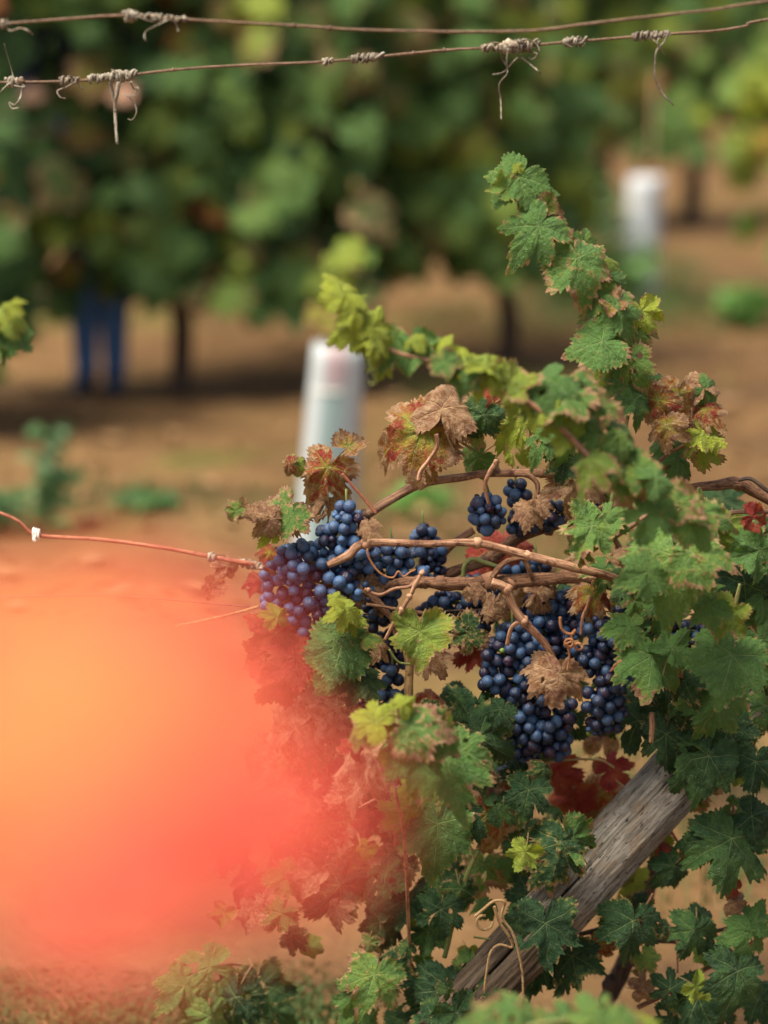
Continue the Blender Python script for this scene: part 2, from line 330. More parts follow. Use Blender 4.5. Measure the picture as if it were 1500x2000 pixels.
# ------------------------------------------------------------------ leaves
CTRL = [(0, .94), (10, .88), (22, .76), (32, .63), (42, .74), (54, .86), (68, .79), (82, .62), (93, .67), (110, .79), (128, .75), (146, .66), (162, .54), (173, .34), (180, .07)]
def leaf_mesh(name, seed, nA=150, nR=7, depth=1.0, fold=.1, cup=.1, tip=.1, wave=.06, crumple=0.0, roll=0.0, holes=0, petiole=True, mat=None, tooth=.11, thick=0.0):
    rnd = random.Random(seed)
    def lobes():
        return [(a + rnd.uniform(-3, 3) * (a not in (0, 180)), r * rnd.uniform(.93, 1.07) if a < 150 else r) for a, r in CTRL]
    side = {1: lobes(), -1: lobes()}; tipr = rnd.uniform(.92, 1.08)
    for sgn in side:
        L = side[sgn]; L[0] = (0, tipr); L[-1] = (180, .07)
        for i in (3, 7): L[i] = (L[i][0], max(.30, .84 - (.84 - L[i][1]) * depth))
    def rad(th):
        L = side[1 if th >= 0 else -1]; a = abs(math.degrees(th))
        for i in range(len(L) - 1):
            if a <= L[i + 1][0]:
                t = (a - L[i][0]) / (L[i + 1][0] - L[i][0]); t = t * t * (3 - 2 * t) * .5 + t * .5
                return L[i][1] * (1 - t) + L[i + 1][1] * t
        return .07
    hol = [(rnd.uniform(-.45, .45), rnd.uniform(-.15, .55), rnd.uniform(.06, .11)) for _ in range(holes)]
    ph = rnd.uniform(0, 6.3); ph2 = rnd.uniform(0, 6.3); sv = Vector((rnd.uniform(0, 50), rnd.uniform(0, 50), rnd.uniform(0, 50)))
    per = 2 * math.pi / 40
    flat, rims = [(0.0, 0.0)], [0.0]
    for k in range(1, nR + 1):
        t = (k / nR) ** .85
        for i in range(nA):
            th = -math.pi + 2 * math.pi * i / nA
            r = rad(th)
            if k == nR and tooth:
                q = (th + .25 * per * math.sin(th * 5 + ph)) / per; fr = q - math.floor(q)
                tri = 1 - abs(fr * 2 - 1) if nA > 90 else rnd.random()
                big = .6 + .7 * abs(math.sin(q * .5 + ph2))
                r += tooth * (tri - .45) * big * (1 if abs(th) < 2.8 else .2)
            rr = r * t
            flat.append((rr * math.sin(th), rr * math.cos(th))); rims.append(k / nR)
    vs = []
    for (x, y) in flat:
        r = math.hypot(x, y); th = math.atan2(x, y); aa = abs(th)
        dm = min(aa, abs(aa - .93), abs(aa - 1.98))
        z = -fold * abs(x) - cup * r * r - tip * max(0, y) ** 2
        z += .24 * r * min(dm, .47) * (1.25 - min(1, r)) + .026 * math.sin(dm * 20 - r * 14) * r
        z += .045 * r * noise.noise(Vector((x * 8, y * 8, 2)) + sv) - .10 * max(0, r - .62) * (1 + 2 * noise.noise(Vector((x * 3, y * 3, 6)) + sv))
        z += wave * r ** 1.4 * math.sin(5 * th + ph) + wave * .8 * r ** 2 * math.sin(3 * th + ph2)
        z += .5 * wave * r * noise.noise(Vector((x * 5, y * 5, 0)) + sv)
        p = Vector((x, y, z))
        if roll:
            k = roll * (1 + .3 * y); xx = p.x; zz = p.z
            p = Vector((math.sin(k * xx) / k * (1 - k * zz * .5), y, zz - (1 - math.cos(k * xx)) / k))
        if crumple:
            n_ = noise.noise_vector(Vector((x * 2.2, y * 2.2, 0)) + sv) * crumple * .5 + noise.noise_vector(Vector((x * 6, y * 6, 3)) + sv) * crumple * .18
            p += n_ * min(1, r * 2.5)
        vs.append(p)
    fs = []
    def hole(ix):
        x = sum(flat[i][0] for i in ix) / len(ix); y = sum(flat[i][1] for i in ix) / len(ix)
        return any((x - hx) ** 2 + ((y - hy) * .8) ** 2 < (hr * (1 + .5 * noise.noise(Vector((x * 9, y * 9, 1)) + sv))) ** 2 for hx, hy, hr in hol)
    for i in range(nA): 
        fs.append((0, 1 + (i + 1) % nA, 1 + i))
    for k in range(nR - 1):
        for i in range(nA):
            a = 1 + k * nA + i; b = 1 + k * nA + (i + 1) % nA; q = (a, b, b + nA, a + nA)
            if not hol or not hole(q): fs.append(q)
    mb = MB(); mb.add(vs, fs, 0, [(x, y, 0) for x, y in flat], rims)
    if petiole:
        dx = rnd.uniform(-.25, .25)
        mb.tube([(0, 0.02, -.012), (dx * .2, -.22, -.10), (dx, -.5, -.32), (dx * 1.8, -.72, -.62)], [.018, .020, .022, .026], n=5, mi=1, sub=3, cap=False)
    return mb.mesh(name, [mat or LEAF, PET])

HERO = [leaf_mesh('leaf', 100 + i, depth=[.9, 1.3, 1.7, 1.1, 2.0, .6][i % 6], fold=[.16, .38, -.12, .08, .55, .28][i % 6], cup=[.16, .32, .38, -.14][i % 4],
                  tip=[.15, .45, .0, .3, .6][i % 5], wave=[.11, .17, .09, .21][i % 4], crumple=[.05, .12, .0, .16, .08][i % 5], roll=[0, .5, 0, 0, -.5, 0, .8][i % 7], holes=[0, 2, 0, 1, 3, 0, 1][i % 7]) for i in range(20)]
ROUND = [leaf_mesh('leaf', 300 + i, depth=.35, fold=[.1, .2, .05][i % 3], cup=.15, tip=.15, wave=.07) for i in range(4)]
FOLD = [leaf_mesh('leaf', 400 + i, depth=.8, fold=[.9, 1.3, .8][i % 3], cup=.2, tip=.3, wave=.12) for i in range(4)]
DRY = [leaf_mesh('leaf', 500 + i, depth=.9, fold=.3, cup=.3, tip=.2, wave=.12, crumple=[.28, .4, .22, .5, .35, .3][i], roll=[1.4, 2.2, .8, 2.8, 1.8, 1.1][i], holes=i % 2) for i in range(6)]
CURL = [leaf_mesh('leaf', 600 + i, depth=1.0, fold=.1, cup=[.4, -.3, .5, .3][i], tip=.4, wave=.20, crumple=.14, roll=[.7, -.6, 1.0, .3][i]) for i in range(4)]
YOUNG = [leaf_mesh('leaf', 700 + i, depth=1.2, fold=.5, cup=.3, tip=.2, wave=.18, crumple=.1, tooth=.13) for i in range(4)]
FAR = [leaf_mesh('leaf', 800 + i, nA=44, nR=3, depth=[.6, 1.0, 1.3][i % 3], fold=[.1, .3, -.1][i % 3], cup=.2, tip=.2, wave=.12, petiole=False) for i in range(8)]

def leaf_rot(a, tx, ty):
    n = (-FV + RV * tx + UV * ty).normalized()
    t = RV * math.sin(R_(a)) + UV * math.cos(R_(a)); t = (t - n * t.dot(n)).normalized()
    x = t.cross(n); return Matrix((x, t, n)).transposed()
PRE = {  # kind: (meshes, yellow, brown, red)
    'g': (HERO, .34, .26, .0), 'gr': (ROUND, .30, .22, .0), 'gb': (HERO, .42, .42, .0), 'd': (HERO, .04, .22, .0), 'db': (HERO, .08, .42, .05),  # d: dark green, deepened further to put the lower leaves' shade into colour
    'y': (HERO, .76, .26, .0), 'yb': (CURL, .62, .44, .15), 'f': (FOLD, .55, .22, .0), 'fg': (FOLD, .15, .2, 0), 'a': (CURL, .8, .42, .66), 'r': (CURL, .6, .22, .85),
    'b': (DRY, .4, .95, .2), 't': (CURL, .5, .85, .0), 'c': (CURL, .15, .35, .1), 'v': (YOUNG, .88, .20, .05), 'p': (CURL, .45, .50, .62), 'R': (HERO, .5, .15, .95)}
def leaf(spec, parent, off0=0.0, label=None):
    cx, cy, w, a, kind = spec[:5]; off = off0 + (spec[5] if len(spec) > 5 else 0.0) + random.uniform(-.02, .02)
    ms, cy_, cb_, cr_ = PRE[kind]
    tx = spec[6] if len(spec) > 6 else random.uniform(-.45, .45); ty = spec[7] if len(spec) > 7 else random.uniform(.25 if off0 < -.1 else -.1, .8)
    M = leaf_rot(a + random.uniform(-8, 8), tx, ty)
    if cx > 1150 and w > 85 or cy > 1480 and cx > 640: w *= .88
    s = w / 1.55 * mpp(Y0 + off)
    c = P(cx, cy, off) - (M @ Vector((0, .22, 0))) * s
    o = put('leaf', random.choice(ms), c, parent, M, s)
    o.color = (max(0, cy_ + random.uniform(-.10, .12)), max(0, cb_ + random.uniform(-.10, .10)), cr_ if cr_ == 0 else cr_ + random.uniform(-.1, .1), random.random())
    if label: o['label'] = label
    return o

# ------------------------------------------------------------------ ground
def gh(x, y):
    return .035 * noise.noise(Vector((x * 1.1, y * 1.1, 0))) + .02 * noise.noise(Vector((x * 4, y * 4, 5)))
def spaced(a, b, n, k):
    return [a + (b - a) * ((math.exp(k * i / n) - 1) / (math.exp(k) - 1)) for i in range(n + 1)]
ys = [-60, -20, -6, -2] + spaced(-.5, 420, 170, 6.5)
hx = spaced(0, 260, 70, 5.5); xs = [-x for x in reversed(hx[1:])] + hx
mb = MB(); vs = [(x, y, gh(x, y) if abs(x) < 30 and y < 60 else 0) for y in ys for x in xs]; nx = len(xs)
mb.add(vs, [(j * nx + i, j * nx + i + 1, (j + 1) * nx + i + 1, (j + 1) * nx + i) for j in range(len(ys) - 1) for i in range(nx - 1)])
prop(build(mb, 'ground', [SOIL], origin=(0, 0, 0)), kind='structure')

# clods of soil, dry leaves on the soil and grass
mb = MB(); rnd = random.Random(3)
for _ in range(2600):
    y = 5.6 + 11 * rnd.random() ** 1.4; x = rnd.uniform(-.22, .22) * (y + 2)
    r = rnd.uniform(.005, .016); mb.ball((x, y, gh(x, y) + r * .3), r, nu=5, nv=3, sc=(1.2, 1, .7), jit=.6)
prop(build(mb, 'soil_clods', [SOIL], smooth=False), kind='stuff')
DEADLEAF = plain('dead_leaf', (0.24, 0.14, 0.065), .9, .4, 40)
mb = MB()
for _ in range(280):
    y = 5.6 + 10 * rnd.random() ** 1.3; x = rnd.uniform(-.2, .2) * (y + 2); r = rnd.uniform(.02, .05); z = gh(x, y) + .012; a0 = rnd.uniform(0, 6.3)
    pts = [(x, y, z + .008)] + [(x + r * (1 if k % 2 else .55) * math.cos(a0 + k * .785), y + r * (1 if k % 2 else .55) * math.sin(a0 + k * .785), z + rnd.uniform(0, .02)) for k in range(8)]
    mb.add(pts, [(0, 1 + k, 1 + (k + 1) % 8) for k in range(8)])
prop(build(mb, 'fallen_leaves', [DEADLEAF]), kind='stuff')
GRASS = plain('grass_blade', (0.068, 0.115, 0.030), .8, .3, 2, transl=.25)
def grass_patch(cx, cy, rx, ry, n, h):
    mb = MB()
    for _ in range(n):
        a = rnd.uniform(0, 6.3); q = rnd.random() ** .6; x = cx + rx * q * math.cos(a); y = cy + ry * q * math.sin(a); z = gh(x, y) - .005
        hh = h * rnd.uniform(.4, 1.2); w = rnd.uniform(.0015, .004); b = rnd.uniform(0, 6.3); l = rnd.uniform(.1, .8) * hh
        dx, dy = math.cos(b), math.sin(b)
        mb.add([(x - dy * w, y + dx * w, z), (x + dy * w, y - dx * w, z), (x + dx * l * .4 + dy * w * .7, y + dy * l * .4 - dx * w * .7, z + hh * .6), (x + dx * l * .4 - dy * w * .7, y + dy * l * .4 + dx * w * .7, z + hh * .6), (x + dx * l, y + dy * l, z + hh)],
               [(0, 1, 2, 3), (3, 2, 4)])
    return prop(build(mb, 'grass', [GRASS]), kind='stuff')
for (px, py, rx, ry, n, h) in [(90, 2030, .45, .26, 7000, .016), (330, 1990, .3, .2, 1500, .012), (560, 2000, .30, .22, 2400, .014), (60, 1930, .2, .12, 700, .012), (1300, 600, .75, .9, 1800, .12), (1150, 540, .6, .9, 900, .12), (900, 1080, .5, .5, 900, .05), (830, 960, .5, .5, 500, .04),
                               (1000, 640, .45, .5, 500, .1), (280, 990, .5, .25, 500, .05), (1400, 1650, .5, .4, 700, .05), (1250, 1500, .3, .3, 400, .05)]:
    g = G(px, py); grass_patch(g.x, g.y, rx, ry, n, h)

# ------------------------------------------------------------------ background vines
def far_color(o, r, kind):
    y = max(0, kind + .17 + r.choice([-.2, -.1, 0, .05, .16, .34]) + r.uniform(-.05, .08)); o.color = (y, r.choice([.02, .05, .08, .12, .22, .3, .5]), 0.0 if r.random() > .035 else .5, r.random())
def bg_vine(base, z0, z1, half, label, n=300, extra=260, seed=1, size=.13, yk=.12, depth=.28, trunk_r=.036, lean=0.0, group=None, gap=None, name='grapevine'):
    r = random.Random(seed); root = empty(name, base, label, 'grapevine', group)
    b = Vector(base); tz = z0 + (z1 - z0) * .35
    t = MB(); t.tube([b - Vector((0, 0, .03)), b + Vector((lean * .3 + .015, 0, tz * .3)), b + Vector((lean * .6 - .02, 0, tz * .65)), b + Vector((lean, 0, tz))], [trunk_r * 1.25, trunk_r, trunk_r * .95, trunk_r * .9], n=9, rough=.35, mi=0)
    build(t, 'trunk', [DARKBARK], root)
    t = MB()
    for sg in (-1, 1):
        t.tube([b + Vector((lean, 0, tz - .02)), b + Vector((lean + sg * half * .4, 0, tz + .05)), b + Vector((lean + sg * half, 0, tz + .03))], [trunk_r * .7, trunk_r * .5, trunk_r * .35], n=7, rough=.3)
        for k in range(4):
            x = lean + sg * half * (.15 + .25 * k)
            t.tube([b + Vector((x, 0, tz + .03)), b + Vector((x + r.uniform(-.1, .1), r.uniform(-.1, .1), (tz + z1) / 2)), b + Vector((x + r.uniform(-.15, .15), r.uniform(-.15, .15), z1))], [.006, .005, .003], n=5)
    build(t, 'cane', [CANE], root)
    def place():
        while True:
            x = r.uniform(-1, 1) * half * 1.08; z = z0 + (z1 - z0) * r.random() ** .95
            zlow = z0 + .20 * noise.noise(Vector((b.x + x * 2.1, seed * 3.1, 0))) + .07 * noise.noise(Vector(((b.x + x) * 6, 2.2, seed)))
            if z < zlow: continue
            if gap and gap(b.x + lean + x, z): continue
            # clumps: leaves gather into masses with darker gaps between
            if noise.noise(Vector(((b.x + x) * 3.3, z * 3.3, seed * .7))) < -.16 and r.random() < .85: continue
            y = -depth * (.25 + .75 * r.random()) * (1 + .45 * noise.noise(Vector(((b.x + x) * 2.6, z * 2.6, 4)))) if r.random() < .78 else r.uniform(-.1, depth)
            break
        nrm = Vector((r.uniform(-.7, .7), -1, r.uniform(-.1, 1.2))).normalized(); a = r.uniform(110, 250)
        tp = Vector((math.sin(R_(a)), -.2, math.cos(R_(a)))); tp = (tp - nrm * tp.dot(nrm)).normalized()
        return b + Vector((lean + x, y, z)), Matrix((tp.cross(nrm), tp, nrm)).transposed(), size / 1.55 * r.uniform(.6, 1.25)
    for _ in range(n):
        p, M, s = place(); o = put('leaf', r.choice(FAR), p, root, M, s); far_color(o, r, yk)
    if extra:
        mb = MB()
        for _ in range(extra):
            p, M, s = place(); p = p + Vector((0, depth * .6, 0)); k = 9; p0 = p - b
            pts = [p] + [p + (M @ Vector((math.sin(q * 6.283 / k), math.cos(q * 6.283 / k), -.15))) * s * (1 if q % 2 else .7) for q in range(k)]
            mb.add(pts, [(0, 1 + (q + 1) % k, 1 + q) for q in range(k)], 0, [(0, 0, 0)] + [(math.sin(q * .7) * .9, math.cos(q * .7) * .9, r.random()) for q in range(k)], [0] + [.8] * k)
        o = build(mb, 'foliage', [LEAF], root); o['kind'] = 'stuff'; o.color = (yk, .1, 0, r.random())
    return root

# second row: trunks at (350,770) and (990,700)
bA = G(350, 768); bB = G(990, 700); stp = bB - bA
def mk(k): return (bA.x + stp.x * k, bA.y + stp.y * k, 0)
bg_vine(mk(-1), .22, 1.95, .72, 'leafy grapevine at the left edge, in front of the blue-jeaned legs', seed=11, size=.165, extra=520, n=300, yk=.16)
bg_vine(mk(0), .34, 1.95, .66, 'big dark green grapevine whose trunk stands right of the blue jeans', seed=12, size=.165, extra=520, n=300, yk=.18)
bg_vine(mk(.56), .40, 1.95, .55, 'green grapevine whose foliage hangs over the grow tube', seed=13, size=.155, extra=420, n=300, yk=.25, lean=.03, trunk_r=.02)
bg_vine(mk(1), .34, 1.08, .34, 'thin low grapevine with a slim dark trunk, behind the leafy upright shoot', seed=14, n=190, extra=90, yk=.2, lean=-.04)
bg_vine(at_y(1640, 700, 9.6) * Vector((1, 1, 0)) if False else (at_y(1540, 560, 10.2).x, 10.2, 0), .36, 1.20, .24, 'pale yellowish grapevine cut off by the right edge', seed=15, n=110, extra=30, yk=.55)
# third row, farther up the field
y3 = 13.2
for i, (px, lab) in enumerate([(-150, None), (130, None), (430, None), (720, None), (960, 'distant grapevine above the brown gap, left of the far grow tube'), (1180, 'distant grapevine whose leaves hang above the far grow tube'), (1352, 'distant grapevine with a tall dark bare trunk, right of the far grow tube')]):
    x = at_y(px, 300, y3 + i * .22).x
    bg_vine((x, y3 + i * .22 - (.0), 0), .45 if i != 6 else .58, 1.95, .5, lab or 'distant grapevine hidden behind the nearer row, ' + ['leftmost of the far row', 'second from the left of the far row', 'third from the left of the far row', 'just left of the one above the brown gap'][i], n=[60, 60, 60, 90, 190, 220, 220][i], extra=[200, 200, 200, 300, 330, 300, 220][i], seed=30 + i, size=.20, yk=.25, trunk_r=.05 if i == 6 else .035,
            group='distant vines behind the near row')
# beyond it the field closes with rows that read as one mass
rnd2 = random.Random(9)
def mass(name, y, z0, z1, x0, x1, n, col):
    mb = MB()
    for _ in range(n):
        x = rnd2.uniform(x0, x1); z = rnd2.uniform(z0, z1) + .15 * noise.noise(Vector((x, y, 0))); yy = y + rnd2.uniform(-.3, .3); s = rnd2.uniform(.06, .15)
        nr = Vector((rnd2.uniform(-.7, .7), -1, rnd2.uniform(0, 1))).normalized(); tx = nr.cross(Vector((0, 0, 1))).normalized(); ty = nr.cross(tx)
        c = Vector((x, yy, z)); k = 7
        mb.add([c] + [c + (tx * math.cos(q * 6.283 / k) + ty * math.sin(q * 6.283 / k)) * s * (1 if q % 2 else .7) for q in range(k)], [(0, 1 + q, 1 + (q + 1) % k) for q in range(k)], 0, [(q * .1, .2, rnd2.random()) for q in range(k + 1)], [.3] * (k + 1))
    o = build(mb, name, [LEAF]); o['kind'] = 'stuff'; o.color = col; return o
mass('far_vine_rows', 24, .35, 2.2, -10, 12, 9000, (.35, .1, 0, .3))
mass('far_vine_rows', 34, .1, 2.6, -16, 18, 9000, (.45, .2, 0, .6))
mass('far_hedge', 60, 0, 5.0, -40, 40, 12000, (.3, .1, 0, .8))

# weeds
WEED = plain('weed_leaf', (0.075, 0.16, 0.05), .6, .35, 5, transl=.2)
WEEDY = plain('bright_weed_leaf', (0.10, 0.24, 0.035), .6, .3, 5, transl=.2)
def weed(px, py, h, w, n, label, mat, group=None, seed=0):
    r = random.Random(seed); g = G(px, py); mb = MB()
    for _ in range(n):
        t = r.random(); a = r.uniform(0, 6.3); q = w * (.3 + .7 * math.sin(t * 2.6)) * r.random() ** .5
        c = g + Vector((q * math.cos(a), q * math.sin(a), h * t)); s = r.uniform(.018, .045)
        nr = Vector((r.uniform(-1, 1), r.uniform(-1, .3), r.uniform(0, 1.2))).normalized(); tx = nr.cross(Vector((0, .1, 1))).normalized(); ty = nr.cross(tx)
        k = 6; mb.add([c] + [c + tx * math.cos(z * 1.047) * s + ty * math.sin(z * 1.047) * s * .55 for z in range(k)], [(0, 1 + z, 1 + (z + 1) % k) for z in range(k)])
    for _ in range(7):
        a = r.uniform(0, 6.3); mb.tube([g, g + Vector((w * .3 * math.cos(a), w * .3 * math.sin(a), h * .5)), g + Vector((w * .7 * math.cos(a), w * .7 * math.sin(a), h * .9))], .002, n=4, cap=False)
    o = build(mb, 'weed', [mat], origin=g); return prop(o, label, 'weed', group)
weed(105, 1040, .30, .09, 70, 'tall blue-green weed standing above the left end of the reddish cane', WEED, seed=1)
weed(20, 1040, .12, .12, 60, 'low dark weed clump at the left edge above the reddish cane', WEED, seed=2)
weed(1450, 640, .17, .12, 170, 'round bright green weed on the bare soil at the right edge', WEEDY, seed=3)
weed(285, 1000, .06, .09, 60, 'small dark green weed flat on the brown soil, left of the grow tube', WEED, seed=4)
weed(820, 1000, .07, .08, 60, 'small green weed on the soil above the blue grapes, right of the grow tube', WEEDY, seed=5)
weed(1215, 590, .27, .17, 150, 'spreading weed at the foot of the far grow tube', WEEDY, seed=6)
weed(1120, 590, .58, .26, 420, 'bushy green weed left of the far grow tube', WEED, seed=7)

# ------------------------------------------------------------------ grow tubes
def tube_material(name, wr, teal, pink):
    s = N(name); v = s.attr('luv'); sx = s.new('ShaderNodeSeparateXYZ'); s.li(v, sx.inputs[0])
    band = s.ma('SUBTRACT', 1.0, s.ss(s.ma('ABSOLUTE', sx.outputs[0]), .30, .55))
    up = s.ss(sx.outputs[2], .78, .86)
    c = s.mix(s.ma('MULTIPLY', band, .75), wr, teal); c = s.mix(s.ma('MULTIPLY', s.ma('MULTIPLY', band, up), .8), c, pink)
    c = s.mix(s.ma('MULTIPLY', s.ss(s.noi(v, 6, 3), .5, .75), .25), c, (.5, .45, .36))
    s.li(c, s.b.inputs['Base Color']); s.b.inputs['Roughness'].default_value = .45
    tr = s.new('ShaderNodeBsdfTranslucent'); s.li(c, tr.inputs[0]); mx = s.new('ShaderNodeMixShader'); mx.inputs[0].default_value = .3
    s.li(s.b.outputs[0], mx.inputs[1]); s.li(tr.outputs[0], mx.inputs[2]); s.li(mx.outputs[0], s.out.inputs[0]); return s.m
def grow_tube(base, h, r, lean, label, mat, seed, stake_h=0.25):
    root = empty('grow_tube', base, label, 'grow tube'); b = Vector(base); n = 24; mb = MB(); ax = Vector((lean, 0, h))
    for wall, rr in ((0, r), (1, r - .0025)):
        vs, at = [], []
        for i in range(13):
            t = i / 12
            for j in range(n):
                a = 2 * math.pi * j / n; q = rr * (1 + .04 * math.sin(a * 3 + t * 4 + seed) + .24 * (1 - t)); 
                vs.append(b + ax * t + Vector((q * math.cos(a), q * math.sin(a), 0))); at.append((math.cos(a) + .06, math.sin(a), t))
        fs = [(i * n + j, i * n + (j + 1) % n, (i + 1) * n + (j + 1) % n, (i + 1) * n + j) for i in range(12) for j in range(n)]
        if wall: fs = [f[::-1] for f in fs]
        mb.add(vs, fs, 0, at)
    k = 13 * n; base_i = 12 * n
    mb.f += [(base_i + j, base_i + (j + 1) % n, k + base_i + (j + 1) % n, k + base_i + j) for j in range(n)]; mb.m += [0] * n
    build(mb, 'tube_wall', [mat], root)
    mb = MB(); c = b + Vector((r * .4, 0, -.02)); mb.tube([c, c + ax + Vector((0, 0, stake_h))], .006, n=6, sub=1); build(mb, 'stake', [CANE], root)
    mb = MB()
    for t in (.25, .8): 
        pts = [b + ax * t + Vector(((r * 1.06) * math.cos(a * .5236), (r * 1.06) * math.sin(a * .5236), 0)) for a in range(13)]; mb.tube(pts, .003, n=4, sub=1)
    build(mb, 'tie', [plain('tie_plastic', (.75, .72, .66), .5)], root)
    return root
T1 = tube_material('grow_tube_plastic', (.58, .64, .68), (.22, .36, .37), (.50, .34, .38))
T2 = tube_material('white_tube_plastic', (.66, .70, .76), (.60, .66, .74), (.66, .70, .76))
y1 = 6.25; top = at_y(664, 668, y1); h1 = top.z; bx = at_y(628, 1120, y1).x
grow_tube((bx, y1, 0), h1, .068, top.x - bx, 'upright white and teal plastic grow tube behind the blue grapes', T1, 1, .18)
y2 = 11.3; top = at_y(1262, 345, y2); bx = at_y(1245, 610, y2).x
grow_tube((bx, y2, 0), top.z, .078, top.x - bx, 'distant white plastic grow tube partly covered by weeds', T2, 2, .5)
# young vine that grows out of the near tube
yv = empty('young_grapevine', (at_y(640, 900, y1).x, y1, 0), 'young grapevine with yellow-green leaves rising out of the near grow tube', 'grapevine')
b = WL[yv.name]; mb = MB(); tp = [b, b + Vector((0, 0, .5))] + [at_y(px, py, y1) for px, py in ((660, 640), (672, 560), (685, 490))]; mb.tube(tp, [.008, .006, .005, .004, .003], n=6); build(mb, 'cane', [CANE], yv)
for px, py, w, k in [(685, 492, .10, .75), (650, 505, .07, .7), (640, 625, .09, .8), (615, 612, .07, .8), (668, 540, .07, .8), (715, 500, .06, .5), (672, 600, .06, .9), (655, 655, .06, .7)]:
    o = put('leaf', random.choice(FAR), at_y(px, py, y1 - .02), yv, leaf_rot(random.uniform(90, 270), random.uniform(-.4, .4), .5), w / 1.55); o.color = (k, .5 if py > 590 else .15, .45 if py > 590 else 0, random.random())

# ------------------------------------------------------------------ the picker behind the second row
def person():
    g = G(196, 762); root_loc = Vector((g.x, g.y + .02, gh(g.x, g.y))); root = empty('person', root_loc, 'person in blue jeans and dark top behind the vine row, only the legs showing', 'person')
    verts, edges, rad = [], [], []
    def v(x, y, z, r, link=None):
        verts.append((x, y, z)); rad.append(r); i = len(verts) - 1
        if link is not None: edges.append((link, i))
        return i
    pel = v(0, 0, .93, .125); w = v(0, -.01, 1.05, .115, pel); ch = v(0, -.04, 1.25, .14, w); ch2 = v(0, -.05, 1.38, .13, ch); nk = v(0, -.05, 1.49, .055, ch2); hd = v(0, -.07, 1.57, .075, nk); h2 = v(0, -.08, 1.66, .095, hd); h3 = v(0, -.075, 1.74, .07, h2)
    for s in (-1, 1):
        hp = v(s * .075, 0, .86, .105, pel); kn = v(s * .062, -.02, .50, .078, hp); cf = v(s * .056, .01, .34, .066, kn); an = v(s * .054, .01, .10, .050, cf); he = v(s * .054, .0, .045, .048, an); to = v(s * .068, -.14, .03, .03, he)
        sh = v(s * .17, -.05, 1.39, .062, ch2); el = v(s * .23, -.12, 1.12, .042, sh); wr = v(s * .17, -.34, 1.12, .027, el); pm = v(s * .16, -.41, 1.12, .030, wr)
        for k in range(4):
            o = (k - 1.5) * .019; f1 = v(s * .16 + o, -.465, 1.115, .009, pm); f2 = v(s * .16 + o, -.495 - (.006 if k in (1, 2) else 0), 1.105, .0085, f1); v(s * .16 + o, -.51 - (.008 if k in (1, 2) else 0), 1.085, .008, f2)
        t1 = v(s * .16 - s * .04, -.42, 1.11, .010, pm); v(s * .16 - s * .048, -.455, 1.10, .009, t1)
    me = bpy.data.meshes.new('body'); me.from_pydata(verts, edges, [])
    o = bpy.data.objects.new('body', me); COL.objects.link(o)
    sk = o.modifiers.new('skin', 'SKIN'); sk.use_smooth_shade = True
    for i, d in enumerate(me.skin_vertices[0].data): d.radius = (rad[i], rad[i] * (.78 if i in (0, 1, 2, 3) else 1)); d.use_root = (i == 0)
    sb = o.modifiers.new('sub', 'SUBSURF'); sb.levels = 2; sb.render_levels = 2
    dg = bpy.context.evaluated_depsgraph_get(); m2 = bpy.data.meshes.new_from_object(o.evaluated_get(dg)); bpy.data.objects.remove(o)
    JEANS = plain('blue_denim', (0.060, 0.15, 0.36), .85, .3, 30); TOP = plain('navy_cotton', (0.010, 0.014, 0.050), .9, .2, 20); SKIN = plain('skin', (0.45, 0.26, 0.18), .5, .08, 10); SHOE = plain('blue_shoe', (0.02, 0.04, 0.10), .6)
    m2.materials.clear()
    for m in (JEANS, TOP, SKIN, SHOE): m2.materials.append(m)
    for p in m2.polygons:
        c = p.center; p.material_index = 3 if c.z < .08 else 0 if c.z < 1.0 else 2 if (c.z > 1.47 or (c.y < -.33 and c.z < 1.3)) else 1
    m2.name = 'body'; body = put('body', m2, root_loc, root)
    mb = MB(); c = root_loc + Vector((0, -.055, 1.70)); mb.ball(c, .105, nu=14, nv=9, sc=(.92, 1, .95), jit=.1); 
    build(mb, 'hair', [plain('dark_hair', (.02, .013, .01), .6)], root)
    mb = MB(); f = root_loc + Vector((0, -.17, 1.635)); mb.ball(f, .014, nu=8, nv=5, sc=(.8, 1.2, 1.5)); build(mb, 'nose', [SKIN], root)
    for s in (-1, 1):
        mb = MB(); mb.ball(root_loc + Vector((s * .033, -.160, 1.668)), .010, nu=8, nv=5); build(mb, 'eye', [plain('eye_white', (.6, .6, .6), .3)], root)
        mb = MB(); mb.ball(root_loc + Vector((s * .092, -.07, 1.64)), .022, nu=8, nv=5, sc=(.4, .8, 1.3)); build(mb, 'ear', [SKIN], root)
    mb = MB(); mb.ball(root_loc + Vector((0, -.155, 1.600)), .018, nu=8, nv=5, sc=(1.4, .5, .35)); build(mb, 'mouth', [plain('lips', (.35, .12, .10), .5)], root)
person()

# ------------------------------------------------------------------ wires
def ppts(L, off=0.0): return [P(x, y, off + (r[0] if r else 0)) for x, y, *r in L]
U = mpp(Y0)
W1 = [(-3500, 300), (-400, 80), (-60, 52), (0, 47), (120, 38), (245, 30), (360, 38), (575, 50), (700, 58), (880, 62), (1010, 61), (1070, 57), (1160, 45), (1290, 30), (1400, 18), (1500, 2), (1900, -50), (4500, 150)]
W2 = [(-3500, 360), (-400, 165), (-60, 160), (0, 161), (160, 157), (335, 137), (480, 127), (640, 120), (870, 98), (1000, 92), (1100, 83), (1300, 67), (1400, 60), (1460, 50), (1500, 38), (1900, -20), (4500, 210)]
def lerpw(Wp, x):
    for a, b in zip(Wp, Wp[1:]):
        if a[0] <= x <= b[0]: return a[1] + (b[1] - a[1]) * (x - a[0]) / (b[0] - a[0])
o1, o2 = -.16, -.03
